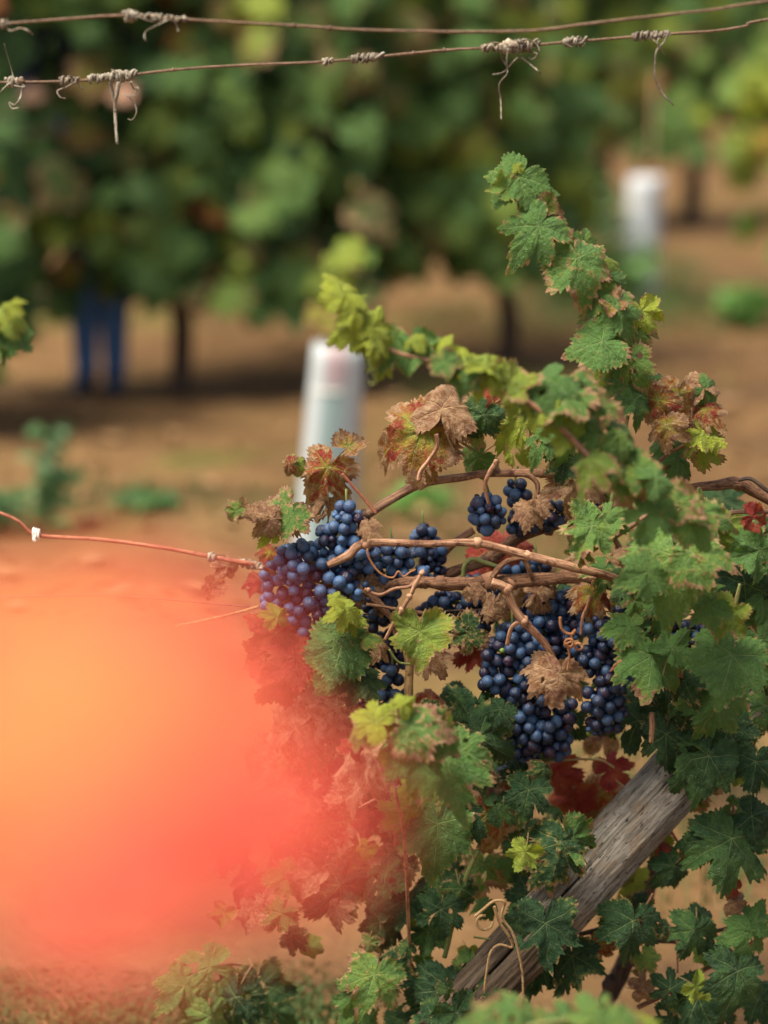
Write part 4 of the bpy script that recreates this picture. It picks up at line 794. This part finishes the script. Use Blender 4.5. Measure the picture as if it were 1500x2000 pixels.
# ---- leaves of the vine itself
MAIN = [
 # around the upper cane
 (868, 782, 135, 15, 't', -.02, -.2, .5, 'pale dry pinkish lobe'), (800, 848, 175, 255, 'p', -.03, -.2, .3), (842, 875, 120, 185, 'a', .0, .1, .2), (905, 810, 110, 70, 'yb', .02), (976, 792, 90, 100, 'a', .03), (940, 822, 92, 200, 'c', -.02), (925, 900, 78, 240, 'gb', .04),
 (1005, 870, 90, 140, 'y', .08), (1058, 858, 90, 200, 'gb', .0), (1100, 872, 90, 170, 'g', .01), (1030, 815, 120, 100, 'y', .02), (1125, 950, 120, 185, 't', .0), (1100, 915, 80, 200, 'db', .02), (1185, 955, 70, 175, 'db', .05),
 (632, 925, 115, 215, 'p', -.02), (578, 905, 44, 285, 'yb', -.02), (688, 866, 66, 40, 'p', -.02), (636, 985, 60, 200, 'b', .0), (560, 905, 40, 280, 'a', -.02),
 (548, 1000, 92, 235, 'gb', -.02), (520, 1010, 70, 280, 't', -.04), (566, 1018, 85, 190, 'gb', -.05), (525, 1045, 60, 200, 'y', -.03), (458, 992, 46, 330, 'yb', -.1), (480, 1002, 50, 290, 't', -.08), (520, 1085, 56, 210, 'a', .02), (500, 1140, 60, 200, 'R', .04),
 (440, 1110, 50, 220, 't', -.1), (415, 1150, 50, 200, 't', -.12),
 # over the grapes
 (715, 1030, 50, 190, 'b', -.1), (704, 1150, 80, 190, 'b', -.03), (742, 1170, 60, 180, 'b', .0), (668, 1190, 72, 250, 'v', -.12), (690, 1210, 60, 100, 'v', -.12), (655, 1165, 40, 10, 'v', -.12), (722, 1245, 44, 80, 'yb', -.1), (735, 1265, 60, 190, 'b', -.06),
 (820, 1250, 125, 185, 'yb', -.10, .1, .3), (845, 1285, 70, 150, 't', -.07), (662, 1278, 138, 200, 'gr', -.12, .1, .35), (640, 1250, 90, 250, 'g', -.10), (712, 1332, 88, 160, 'd', -.08), (650, 1330, 90, 220, 't', -.04),
 (905, 1240, 90, 250, 'db', -.02), (962, 1185, 62, 185, 'b', -.05), (930, 1150, 50, 120, 'b', -.02), (885, 1230, 60, 190, 'c', .0), (1060, 1155, 70, 80, 'b', .0), (1160, 1165, 100, 175, 'p', -.04), (1180, 1120, 90, 200, 'c', -.03), (1215, 1085, 60, 230, 'b', .0),
 (1092, 1330, 105, 195, 'b', -.12, .0, .3), (1065, 1310, 90, 215, 'b', -.10), (1030, 1000, 60, 190, 'b', -.05), (1058, 985, 50, 160, 'b', -.06), (915, 1275, 80, 250, 'R', .05), (1005, 1062, 110, 80, 'R', .10), (960, 1110, 110, 100, 'R', .14), (1030, 1110, 90, 220, 'p', .14),
 (1150, 1040, 125, 205, 'gb', -.13, .1, .5), (1130, 1080, 70, 200, 'gb', -.12), (1190, 1010, 80, 60, 'g', -.10),
 # red leaves in the warm blur
 (525, 1230, 110, 300, 'R', -.06), (540, 1200, 56, 0, 'yb', -.08), (565, 1290, 125, 235, 'R', -.07), (540, 1340, 110, 220, 'r', -.02), (610, 1300, 90, 170, 'p', -.02), (505, 1290, 80, 250, 'r', .04), (600, 1380, 120, 230, 'db', .0), (560, 1430, 130, 250, 't', .0), (640, 1395, 150, 250, 't', -.04),
 (520, 1500, 120, 220, 't', .04), (600, 1480, 120, 200, 'gb', .04), (640, 1540, 120, 230, 'R', .02), (560, 1570, 120, 210, 't', .0), (620, 1630, 140, 190, 'p', .03), (700, 1500, 130, 205, 't', -.15), (742, 1448, 110, 290, 'gb', -.16), (680, 1560, 95, 200, 't', -.1), (715, 1610, 80, 190, 'R', .0), (690, 1680, 110, 200, 'p', .02), (560, 1680, 110, 250, 'r', .04), (650, 1745, 180, 230, 'db', -.02), (655, 1780, 70, 190, 't', -.05), (600, 1720, 80, 200, 't', -.02), (480, 1730, 100, 220, 'r', .0), (450, 1660, 90, 200, 'r', .03),
 (540, 1790, 80, 230, 'gb', -.08), (575, 1830, 60, 120, 'c', -.1), (610, 1850, 50, 110, 'f', -.1), (490, 1790, 70, 200, 't', -.04), (435, 1790, 60, 200, 'yb', -.04), (520, 1760, 50, 20, 't', -.06),
 # lower left leaves
 (390, 1895, 150, 255, 'g', -.02, .1, .5), (350, 1935, 110, 230, 'g', -.02), (455, 1965, 140, 200, 'd', -.03), (515, 1940, 130, 160, 'd', .06), (540, 1990, 110, 170, 'd', .08), (410, 2000, 110, 190, 'g', -.03),
 # centre bottom
 (918, 1398, 150, 330, 'd', -.05, .1, .4), (950, 1450, 130, 120, 'd', -.06), (885, 1400, 100, 250, 'db', -.03), (850, 1370, 70, 60, 'p', .02), (885, 1345, 60, 330, 'd', .05), (1000, 1370, 60, 300, 'd', .06), (1180, 1400, 90, 160, 'd', .12), (1050, 1440, 100, 110, 'd', .06), (1115, 1420, 80, 130, 'd', .08),
 (790, 1590, 110, 215, 'yb', -.12), (855, 1630, 185, 185, 'g', -.14, .15, .4), (900, 1590, 130, 120, 'd', -.10), (955, 1610, 175, 175, 'p', -.04), (930, 1560, 150, 250, 'db', -.02), (985, 1570, 90, 80, 'd', -.04), (1030, 1555, 115, 195, 'd', -.06), (1020, 1500, 90, 15, 'd', -.03), (1000, 1620, 80, 160, 'db', .0),
 (1092, 1660, 150, 195, 'db', -.10, .0, .4), (1130, 1640, 110, 120, 'c', -.08), (1060, 1700, 100, 220, 'db', -.06), (1068, 1822, 165, 185, 'd', -.12, .1, .5), (1010, 1790, 90, 250, 'd', -.05), (1120, 1880, 130, 160, 'd', -.02), (1045, 1900, 120, 200, 'd', -.02), (1040, 1740, 100, 30, 'd', -.02),
 (775, 1690, 110, 200, 'db', .0), (740, 1715, 120, 250, 'd', -.03), (790, 1770, 110, 190, 'd', -.02), (745, 1810, 100, 200, 'd', .02), (865, 1725, 120, 130, 'db', .02), (940, 1700, 110, 190, 'gb', .03), (860, 1790, 120, 180, 'd', -.04), (1000, 1690, 70, 130, 'g', .04), (835, 1830, 100, 190, 'd', .0), (905, 1745, 90, 160, 'c', -.04), (950, 1770, 60, 210, 'fg', .0), (760, 1760, 90, 40, 'd', .0),
 (725, 1920, 150, 205, 'gb', -.08, .1, .5), (690, 1950, 100, 200, 'g', -.07), (700, 1990, 100, 190, 'g', -.07), (770, 1900, 110, 110, 'db', -.06), (865, 1945, 150, 190, 'd', -.06), (820, 1980, 120, 200, 'd', -.02), (905, 1920, 110, 100, 'd', -.04), (790, 2010, 100, 180, 'd', .0), (900, 1990, 120, 150, 'd', -.12), (840, 2000, 130, 200, 'd', -.10), (960, 1930, 90, 180, 'db', -.08), (1040, 1230, 130, 190, 'd', .14), (1080, 1330, 140, 160, 'd', .13), (1020, 1430, 130, 200, 'd', .10), (1180, 1300, 120, 190, 'd', .14), (1000, 1180, 120, 160, 'b', .16), (1120, 1190, 120, 200, 'd', .15),
 # red leaves below the big bunch
 (1095, 1510, 110, 100, 'R', .12), (1200, 1500, 95, 60, 'R', .10), (1115, 1570, 115, 190, 'r', .14), (1170, 1560, 110, 200, 'p', .16), (1180, 1440, 80, 20, 't', .18), (1010, 1490, 70, 200, 'b', .08), (1150, 1620, 80, 200, 'b', .12),
 # right side
 (1315, 1108, 215, 185, 'g', -.18, .0, .55), (1255, 1120, 130, 250, 'g', -.20), (1370, 1080, 150, 110, 'gb', -.20), (1300, 1180, 120, 180, 'g', -.05), (1215, 1225, 105, 260, 'g', -.08), (1240, 1250, 90, 170, 'g', -.07), (1272, 1300, 170, 195, 'g', -.12, .1, .5), (1320, 1260, 100, 40, 'g', -.08), (1355, 1295, 100, 230, 'gb', -.05),
 (1425, 1298, 185, 200, 'gr', -.16, .1, .6), (1395, 1385, 150, 200, 'g', -.09), (1455, 1200, 100, 190, 'gb', -.02), (1440, 1150, 150, 240, 'd', .0), (1480, 1090, 130, 200, 'g', -.06), (1450, 1060, 130, 240, 'g', -.04), (1490, 1180, 90, 180, 'g', -.04), (1390, 1010, 110, 110, 'gb', -.06), (1350, 985, 90, 190, 'gb', -.08), (1478, 1012, 64, 100, 'R', -.08), (1415, 1035, 80, 200, 'y', -.03),
 (1485, 1260, 90, 160, 'g', -.05), (1500, 1310, 80, 180, 'g', -.04), (1240, 1420, 120, 200, 'd', .04), (1300, 1450, 140, 190, 'd', -.05), (1250, 1370, 110, 190, 'd', .06), (1380, 1495, 170, 190, 'd', -.10, .0, .5), (1430, 1440, 130, 150, 'd', -.04), (1330, 1520, 110, 230, 'd', -.06), (1475, 1500, 120, 190, 'd', -.05), (1490, 1390, 110, 200, 'd', .0), (1345, 1400, 110, 190, 'd', .03), (1300, 1350, 100, 190, 'd', .03),
 (1425, 1660, 200, 185, 'd', -.08, .0, .4), (1370, 1640, 110, 260, 'd', -.05), (1480, 1600, 110, 120, 'd', -.05), (1310, 1700, 100, 220, 'd', .0), (1285, 1660, 80, 270, 'y', .04), (1450, 1570, 90, 30, 'g', .03), (1425, 1735, 56, 195, 'R', -.05), (1440, 1765, 60, 100, 't', -.04), (1230, 1720, 100, 40, 'y', .10), (1215, 1700, 70, 300, 'yb', .12), (1300, 1655, 56, 90, 'R', .02),
 (1235, 1815, 140, 185, 'd', -.08, .1, .3), (1205, 1790, 90, 250, 'db', -.05), (1250, 1760, 70, 10, 'db', .0), (1350, 1830, 120, 205, 'd', -.05), (1370, 1790, 80, 60, 'd', -.03), (1395, 1840, 70, 110, 'd', -.03), (1465, 1830, 110, 200, 'g', -.08), (1480, 1790, 90, 30, 'g', -.05), (1440, 1915, 160, 195, 'd', -.07), (1490, 1960, 110, 150, 'd', -.04), (1355, 1965, 160, 200, 'd', -.08), (1300, 1925, 90, 300, 'd', -.05), (1255, 1930, 62, 80, 't', -.04), (1410, 2000, 110, 170, 'd', .0), (1170, 1850, 70, 200, 'a', .04), (1150, 1870, 60, 190, 'yb', .05), (1310, 2000, 100, 200, 'd', -.02), (1255, 1885, 50, 80, 'c', .03), (1385, 1870, 60, 170, 'f', .0),
]
CANES = [(o, Vector((WL[o.name]))) for o in vine.children if o.name.startswith(('cane', 'cordon', 'stalk'))]
rc = random.Random(77)
for sp in MAIN:
    leaf(sp[:8], vine, label=(sp[8] if len(sp) > 8 else None))
    if sp[4] in ('g', 'd', 'gb', 'db', 'gr', 'c') and sp[2] > 95 and sp[0] > 640 and rc.random() < .8:   # smaller side leaves on the nearest cane
        a_ = rc.uniform(0, 6.28); x_, y_ = sp[0] + sp[2] * .48 * math.cos(a_), sp[1] + sp[2] * .48 * math.sin(a_)
        if 1120 < x_ < 1330 and 1440 < y_ < 1800: continue
        p_ = P(x_, y_); cn = min(CANES, key=lambda t: (t[1] - p_).length)[0]
        leaf((x_, y_, sp[2] * rc.uniform(.38, .6), rc.uniform(130, 230), rc.choice([sp[4], sp[4], 'gb', 'y', 'c', 'db']), (sp[5] if len(sp) > 5 else 0) + rc.uniform(-.03, .06)), cn)
def inpoly(x, y, poly):
    c = False; j = len(poly) - 1
    for i in range(len(poly)):
        if (poly[i][1] > y) != (poly[j][1] > y) and x < (poly[j][0] - poly[i][0]) * (y - poly[i][1]) / (poly[j][1] - poly[i][1]) + poly[i][0]: c = not c
        j = i
    return c
rf = random.Random(21)
FILL = [([(1200, 960), (1330, 900), (1340, 960), (1560, 1020), (1560, 1540), (1330, 1540), (1290, 1400), (1230, 1340)], 46, (.08, .30), ['d', 'd', 'g', 'db', 'c', 'b'], 110),
        ([(690, 1450), (960, 1500), (1120, 1560), (1120, 1720), (880, 1700), (700, 1700)], 20, (.08, .25), ['d', 'db', 'p', 'b', 'd'], 110)]
for poly, n, (oa, ob), kinds, w in FILL:
    bx0 = min(p[0] for p in poly); bx1 = max(p[0] for p in poly); by0 = min(p[1] for p in poly); by1 = max(p[1] for p in poly); k = 0
    while k < n:
        x, y = rf.uniform(bx0, bx1), rf.uniform(by0, by1)
        if inpoly(x, y, poly): leaf((x, y, w * rf.uniform(.7, 1.2), rf.uniform(120, 240), rf.choice(kinds), rf.uniform(oa, ob)), vine); k += 1

# ---- shoots with their leaves
def shoot(name, L, rad, mat, off, leaves, label):
    o = cane(name, L, rad, mat, off, parent=vine, label=label)
    for sp in leaves: leaf(sp, o, off)
    return o
shoot('shoot', [(1003, 330), (1010, 380), (1040, 430), (1075, 450), (1120, 490), (1160, 560), (1205, 600), (1235, 650), (1240, 730), (1225, 820), (1205, 920), (1190, 1010)], [1.6, 4.5], GREENSTEM, .0, [
 (1003, 357, 118, 225, 'g', -.02, -.1, .3), (982, 368, 60, 260, 'yb', -.01), (1012, 325, 28, 10, 'v', .0), (1055, 383, 80, 125, 'g', .0), (1072, 405, 56, 100, 'yb', .01), (1040, 455, 132, 215, 'g', -.03, .0, .3), (1046, 428, 34, 190, 'y', .01), (1092, 440, 60, 110, 'a', .02), (1112, 470, 56, 60, 'b', .01), (1142, 468, 52, 10, 'g', .02),
 (1132, 522, 138, 170, 'gb', -.03, .1, .4), (1190, 508, 90, 115, 'f', .01, .3, .6), (1170, 560, 90, 150, 'gb', -.01), (1165, 585, 80, 190, 'gb', -.01), (1200, 545, 60, 130, 'fg', .02), (1212, 608, 125, 155, 'gb', -.04, .1, .4), (1190, 590, 60, 330, 'p', -.05), (1258, 618, 90, 165, 'y', .01), (1255, 650, 60, 150, 'gb', .0),
 (1158, 672, 140, 255, 'gr', -.06, -.1, .5), (1200, 682, 90, 140, 'g', -.04), (1180, 660, 36, 0, 'y', .0), (1225, 660, 60, 150, 'y', .02), (1240, 715, 110, 160, 'gb', -.03), (1275, 745, 100, 110, 'g', -.01), (1222, 765, 120, 200, 'gb', -.03), (1245, 790, 80, 170, 'c', -.04), (1190, 730, 80, 200, 'y', .0), (1280, 780, 60, 120, 'g', .02), (1300, 870, 80, 200, 'g', .02), (1325, 905, 90, 190, 'g', .0), (1330, 930, 60, 170, 'db', .02)], 'tall upright shoot with green leaves and browned edges')
shoot('shoot', [(1210, 960, .03), (1260, 930, .02), (1300, 890), (1345, 862), (1350, 830), (1355, 790), (1368, 755)], [4, 2], CANE, -.01, [
 (1278, 790, 100, 215, 'p', -.02), (1322, 780, 95, 190, 'p', -.03), (1300, 840, 90, 190, 'p', -.02), (1370, 742, 70, 340, 'b', .0), (1388, 765, 62, 120, 'g', .0), (1345, 757, 34, 280, 'y', .01), (1372, 808, 76, 190, 'p', -.01), (1382, 852, 96, 130, 'y', -.01), (1370, 885, 80, 190, 'yb', .0), (1338, 862, 44, 270, 'g', .0), (1300, 760, 40, 20, 'y', .02), (1350, 835, 50, 190, 'R', .0), (1330, 830, 60, 170, 'p', .0)], 'side shoot with purple-brown curled leaves')
# the blurred shoot arching toward the camera
FO = -.33
shoot('shoot', [(668, 575), (690, 620), (725, 660), (780, 690), (840, 705), (905, 730), (975, 755), (1060, 805), (1130, 870), (1175, 920), (1225, 980, .1), (1260, 1050, .3), (1290, 1130, .5)], [2, 2.5, 3, 3.5, 4, 4.5, 5, 5, 5.5, 5.5, 5, 5, 5], CANE, FO, [
 (662, 562, 82, 320, 'v'), (690, 582, 56, 120, 'v'), (685, 605, 66, 300, 'v'), (682, 635, 100, 240, 'v'), (728, 628, 84, 20, 'v'), (735, 660, 80, 190, 'v'), (705, 650, 80, 160, 'v'), (770, 690, 100, 215, 'gb'), (805, 690, 100, 170, 'g'), (748, 712, 56, 200, 'v'), (810, 660, 50, 20, 'v'), (862, 680, 74, 10, 'v'), (870, 712, 70, 160, 'gb'),
 (905, 700, 74, 340, 'v'), (905, 735, 90, 195, 'g'), (950, 705, 74, 15, 'y'), (960, 735, 90, 150, 'y'), (1000, 735, 100, 30, 'yb'), (1005, 770, 80, 200, 'y'), (1060, 750, 120, 230, 'g'), (1085, 730, 70, 20, 'f'), (1055, 795, 90, 200, 'y'), (1110, 780, 130, 160, 'gb'), (1150, 760, 100, 60, 'gb'), (1185, 800, 90, 120, 'gb'), (1110, 840, 100, 200, 'y'),
 (1165, 860, 140, 200, 'g'), (1220, 850, 100, 100, 'gb'), (1150, 905, 90, 215, 'yb'), (1215, 900, 130, 150, 'g'), (1255, 925, 100, 130, 'gb'), (1225, 945, 110, 190, 'gb'), (1290, 930, 80, 60, 'g'), (1330, 985, 120, 110, 'gb', .05), (1270, 1010, 120, 195, 'g', .0), (1360, 1030, 120, 140, 'g', .05), (1385, 1000, 90, 100, 'gb', .05)], 'out-of-focus shoot arching left toward the camera with yellow-green leaves')
shoot('shoot', [(800, 1860, .3), (790, 1640, .1), (775, 1560), (765, 1500), (775, 1440), (778, 1400), (775, 1370)], [4, 2], CANE, -.33, [
 (762, 1385, 60, 320, 'v'), (795, 1370, 56, 40, 'v'), (722, 1405, 92, 290, 'y'), (745, 1430, 50, 210, 'a'), (700, 1430, 70, 280, 'gb'), (820, 1420, 130, 90, 'gb'), (860, 1440, 120, 110, 'gb'), (875, 1500, 180, 165, 'g', .05), (830, 1470, 120, 120, 'g'), (915, 1470, 110, 110, 'gb', .05), (755, 1480, 44, 190, 'y'), (800, 1540, 50, 110, 'y', .05), (720, 1480, 110, 225, 't', .1), (690, 1455, 50, 20, 'R', .1), (790, 1500, 90, 150, 'c', .1)], 'soft-focus shoot with a fresh tip below the grapes')
shoot('shoot', [(900, 2120), (960, 2040), (1050, 2000), (1150, 1995), (1260, 2010), (1350, 2060)], [4, 3], GREENSTEM, -.75, [
 (960, 1980, 110, 30, 'gb'), (1010, 1965, 130, 350, 'g'), (1060, 1985, 120, 20, 'yb'), (1110, 1990, 110, 10, 'g'), (1160, 1978, 120, 340, 'g'), (1215, 1985, 110, 20, 'gb'), (1255, 2000, 90, 60, 'y'), (930, 2010, 100, 300, 'g'), (1080, 2020, 130, 180, 'g'), (1000, 2030, 120, 180, 'gb'), (1180, 2030, 120, 190, 'g')], 'blurred leafy shoot along the bottom edge')
# blurred leafy tip at the left edge
ev = empty('grapevine', (at_y(-330, 1000, 2.7).x, 2.7, 0), 'grapevine beyond the left edge of which only one bright green leafy tip shows', 'grapevine')
b = WL[ev.name]; mb = MB(); mb.tube([b, b + Vector((.02, 0, .6)), at_y(-150, 700, 2.7), at_y(-60, 660, 2.7), at_y(0, 640, 2.7)], [.016, .013, .006, .004, .003], n=8, rough=.2); build(mb, 'cane', [CANE], ev)
for sp in [(12, 610, 90, 20, 'y'), (18, 655, 100, 190, 'g'), (-30, 640, 110, 270, 'g'), (25, 590, 46, 60, 'v'), (-70, 700, 120, 220, 'g')]: leaf(sp, ev, 2.7 - Y0)

# ------------------------------------------------------------------ grape bunches
def sphere_mesh(name, seed, dent=0.0):
    import bmesh
    bm = bmesh.new(); bmesh.ops.create_icosphere(bm, subdivisions=4 if dent else 3, radius=1.0); r = random.Random(seed); sv = Vector((r.uniform(0, 30), r.uniform(0, 30), 0))
    for v in bm.verts:
        k = 1 + .035 * noise.noise(v.co * 1.1 + sv)
        if dent: k -= dent * (max(0, noise.noise(v.co * 1.6 + sv)) + .5 * abs(noise.noise(v.co * 3.4 + sv)))
        c = v.co * k; c.z *= 1.05
        if c.z > .97: c.z -= .03 * (1 - min(1, math.hypot(c.x, c.y) / .18))
        v.co = c
    me = bpy.data.meshes.new(name); bm.to_mesh(me); bm.free(); me.materials.append(GRAPE)
    me.polygons.foreach_set('use_smooth', [True] * len(me.polygons)); return me
GM = [sphere_mesh('grape', i) for i in range(5)]; GD = [sphere_mesh('grape', 20 + i, d) for i, d in enumerate((.25, .4, .3))]
def bunch(lobes, off, label, seed, rpx=12.0, bloom=.35, purple=.5, axis=None, shrivel=.07, green=0, loose=.84):
    r = random.Random(seed); top = min(lobes, key=lambda l: l[1] - l[3])
    tp = P(top[0], top[1] - top[3] * .7, off); root = empty('grape_bunch', tp, label, 'grape bunch')
    wts = [l[2] * l[3] for l in lobes]; pts = []; tries = 0
    while tries < 8000 and len(pts) < 290:
        tries += 1
        l = r.choices(lobes, wts)[0]; dr = l[4] if len(l) > 4 else min(l[2], l[3]) * .85
        while True:
            q = Vector((r.uniform(-1, 1), r.uniform(-1, 1), r.uniform(-1, 1)))
            if q.length <= 1: break
        if q.length < .45: q = q.normalized() * r.uniform(.6, 1)
        if q.y > .55 and r.random() < .6: continue
        gr = rpx * (r.uniform(.92, 1.10) if r.random() > .03 else r.uniform(.45, .7))
        c = Vector((l[0] + q.x * max(2, l[2] - gr * .6), l[1] + q.z * max(2, l[3] - gr * .6), q.y * dr))
        if all((c - o[0]).length > (gr + o[1]) * loose for o in pts): pts.append((c, gr))
    ax = axis or sorted([(l[0], l[1]) for l in lobes], key=lambda a: a[1])
    st = MB(); axp = [P(x, y, off) for x, y in ax]
    if len(axp) < 2: axp = [P(ax[0][0], ax[0][1] - 20, off), P(ax[0][0], ax[0][1] + 15, off)]
    st.tube([tp + Vector((0, .01, .02))] + axp, [2.6 * U] + [2.3 * U] * len(axp), n=5, sub=3)
    for c, gr in pts:
        p = P(c.x, c.y, off + c.z * U); a = min(axp, key=lambda t: (t - p).length)
        d = (p - a); d = d.normalized() if d.length > 1e-6 else Vector((0, -1, 0)); d = (d + Vector((r.uniform(-.5, .5), r.uniform(-.9, .1), r.uniform(-.7, .2)))).normalized()
        dent = r.random() < shrivel; o = put('grape', r.choice(GD if dent else GM), p, root, d.to_track_quat('Z', 'Y').to_matrix(), gr * U)
        small = gr < rpx * .75
        o.color = (1.0 if dent else max(0, min(1, r.gauss(purple * .7, .35))), 1.0 if (small and green and r.random() < .16) else 0.0, max(0, r.gauss(bloom + .06, .15)) if not dent else .1, r.random())
        if (c - Vector((0, 0, 0))).length and r.random() < .5: st.tube([p - d * gr * U * .9, (p + a) * .5, a], 1.0 * U, n=3, sub=1, cap=False)
    build(st, 'stem', [GREENSTEM], root); return root
bunch([(676, 1008, 34, 30), (662, 1050, 52, 38), (690, 1085, 50, 42), (600, 1100, 72, 50), (560, 1135, 44, 48), (640, 1140, 70, 50), (600, 1185, 50, 46), (545, 1175, 38, 32), (640, 1200, 46, 44), (590, 1225, 36, 32), (535, 1130, 30, 36), (690, 1160, 40, 40), (640, 1235, 32, 26)], -.02, 'big bunch of dusty blue grapes at the left end, purple in the red blur', 1, bloom=.40, purple=.55)
bunch([(762, 1090, 52, 40), (722, 1128, 56, 46), (785, 1122, 28, 26), (705, 1110, 36, 36), (745, 1160, 46, 30), (820, 1125, 30, 26)], .02, 'bunch of blue grapes hanging behind the looping orange tendril', 2, bloom=.36, purple=.35)
bunch([(826, 1046, 32, 24), (838, 1080, 36, 34), (850, 1108, 26, 22)], .07, 'small bunch of blue grapes above the left end of the thick brown arm', 3, bloom=.25, purple=.5, shrivel=.15)
bunch([(948, 1004, 38, 46), (965, 1000, 26, 34)], .02, 'small round bunch of dusty grapes hung by a brown stalk under the upper cane', 4, bloom=.42, purple=.6, rpx=12.2)
bunch([(1012, 962, 32, 28), (1030, 1012, 40, 36), (1072, 1006, 36, 32), (1015, 1030, 26, 20), (1100, 995, 24, 18)], .05, 'bunch of blue grapes under the upper cane, right of the round one', 5, bloom=.28, purple=.3, shrivel=.08)
bunch([(1135, 990, 36, 11), (1160, 985, 20, 9)], .06, 'narrow row of pale blue grapes peeping from behind the leaf right of the upper cane', 6, bloom=.6, rpx=9)
bunch([(1045, 1108, 42, 20), (1000, 1118, 34, 16), (925, 1130, 20, 12)], .10, 'blue grapes seen just above the thick brown arm, between two canes', 7, bloom=.32)
bunch([(905, 1182, 40, 28), (940, 1195, 40, 34), (912, 1215, 24, 18), (870, 1175, 30, 22), (960, 1170, 30, 26), (895, 1235, 34, 30), (930, 1225, 26, 28)], .05, 'dark shaded bunch directly under the thick brown arm', 8, bloom=.10, purple=.2)
bunch([(1070, 1180, 50, 34), (1105, 1180, 42, 36), (1060, 1225, 52, 50), (1090, 1270, 46, 52), (1040, 1200, 34, 30), (1122, 1215, 30, 30)], .02, 'wide bunch of dusty blue grapes behind the hanging spur cane', 9, bloom=.30, purple=.45, rpx=12.2)
bunch([(1000, 1240, 44, 34), (985, 1280, 54, 40), (1040, 1290, 44, 44), (965, 1330, 42, 30), (1010, 1340, 52, 42), (1050, 1370, 50, 48), (1000, 1400, 46, 40), (1050, 1430, 62, 52), (1020, 1465, 42, 26), (1085, 1455, 34, 36), (1105, 1400, 30, 40), (980, 1440, 30, 34)], -.02, 'largest hanging bunch of deep blue grapes, in the centre with a few green ones', 10, bloom=.24, purple=.35, rpx=12.3, green=1)
bunch([(1160, 1220, 34, 34), (1185, 1255, 40, 36), (1165, 1290, 36, 34), (1195, 1325, 40, 42), (1170, 1370, 36, 38), (1195, 1385, 34, 36), (1160, 1420, 26, 20), (1195, 1418, 20, 16)], -.02, 'long tapering bunch of blue grapes right of the dry brown leaf', 11, bloom=.22, purple=.45, rpx=12.1, green=1)
bunch([(1210, 1140, 26, 26), (1212, 1180, 28, 30), (1240, 1190, 34, 30), (1225, 1230, 34, 30)], .02, 'dark bunch half hidden left of the big browning leaf', 12, bloom=.12, purple=.4)
bunch([(1335, 1230, 40, 24), (1365, 1235, 30, 22), (1300, 1205, 26, 18), (1260, 1215, 40, 30), (1345, 1265, 36, 26)], .04, 'shaded bunch hidden among the green leaves at the right', 13, bloom=.12, purple=.2)
bunch([(765, 1320, 24, 26), (735, 1355, 44, 30), (775, 1368, 34, 28), (705, 1385, 24, 20), (740, 1395, 30, 20)], .02, 'bunch of blue grapes behind the blurred shoot tip, below the dark round leaf', 14, bloom=.28, purple=.3, green=1)
bunch([(735, 1215, 28, 30), (752, 1255, 30, 30), (775, 1285, 26, 28), (780, 1215, 26, 26), (725, 1285, 30, 30), (745, 1190, 36, 26), (700, 1330, 30, 26), (690, 1215, 30, 30)], .06, 'dark loose bunch behind the thin dry stalks', 15, bloom=.14, purple=.3)
bunch([(862, 1170, 24, 20), (835, 1190, 24, 18), (878, 1215, 20, 22), (870, 1250, 18, 18)], .04, 'few scattered purple grapes beside the yellow and brown leaf', 16, bloom=.22, purple=.8, shrivel=.2)
bunch([(1015, 1480, 40, 14), (985, 1500, 14, 12)], .03, 'few small dark grapes beneath the largest bunch', 17, bloom=.1, rpx=9.5)

# ------------------------------------------------------------------ red leaves close to the lens
fb = Vector((-.42, .50, 0)); fv = empty('grapevine', fb, 'grapevine with glowing red-orange leaves very close to the lens, fully blurred at lower left', 'grapevine')
D0 = .47
def fpos(px, py, d): return CAM + ray(px, py) * d
mb = MB(); mb.tube([fb, fb + Vector((.01, 0, .5)), fb + Vector((-.01, 0, 1.0)), fpos(-900, 1500, .66), fpos(-450, 1450, .63), fpos(-200, 1440, .62)], [.011, .009, .007, .004, .003, .002], n=8, rough=.2); build(mb, 'cane', [CANE], fv)
AL = [leaf_mesh('leaf', 900 + i, nA=110, nR=7, depth=.35, fold=.08, cup=.12, tip=.1, wave=.05, mat=ALEAF, petiole=False) for i in range(3)]
for i, (px, py, w, a, d, tx, ty, col) in enumerate([(120, 1400, 560, 100, .540, -.1, .6, .88), (230, 1660, 520, 100, .525, -.2, .6, .08), (540, 1590, 400, 80, .56, -.2, .6, .0), (240, 1310, 600, 60, .61, -.1, .6, .22), (370, 1450, 420, 120, .585, -.1, .6, .40), (-60, 1340, 460, 120, .60, 0, .6, .15)]):
    M = leaf_rot(a, tx, ty); s = w / 1.55 * d / FP; c = fpos(px, py, d) - (M @ Vector((0, .22, 0))) * s
    o = put('leaf', AL[i % 3], c, fv, M, s); o.color = (col, .1, .9, .13 + .31 * i)
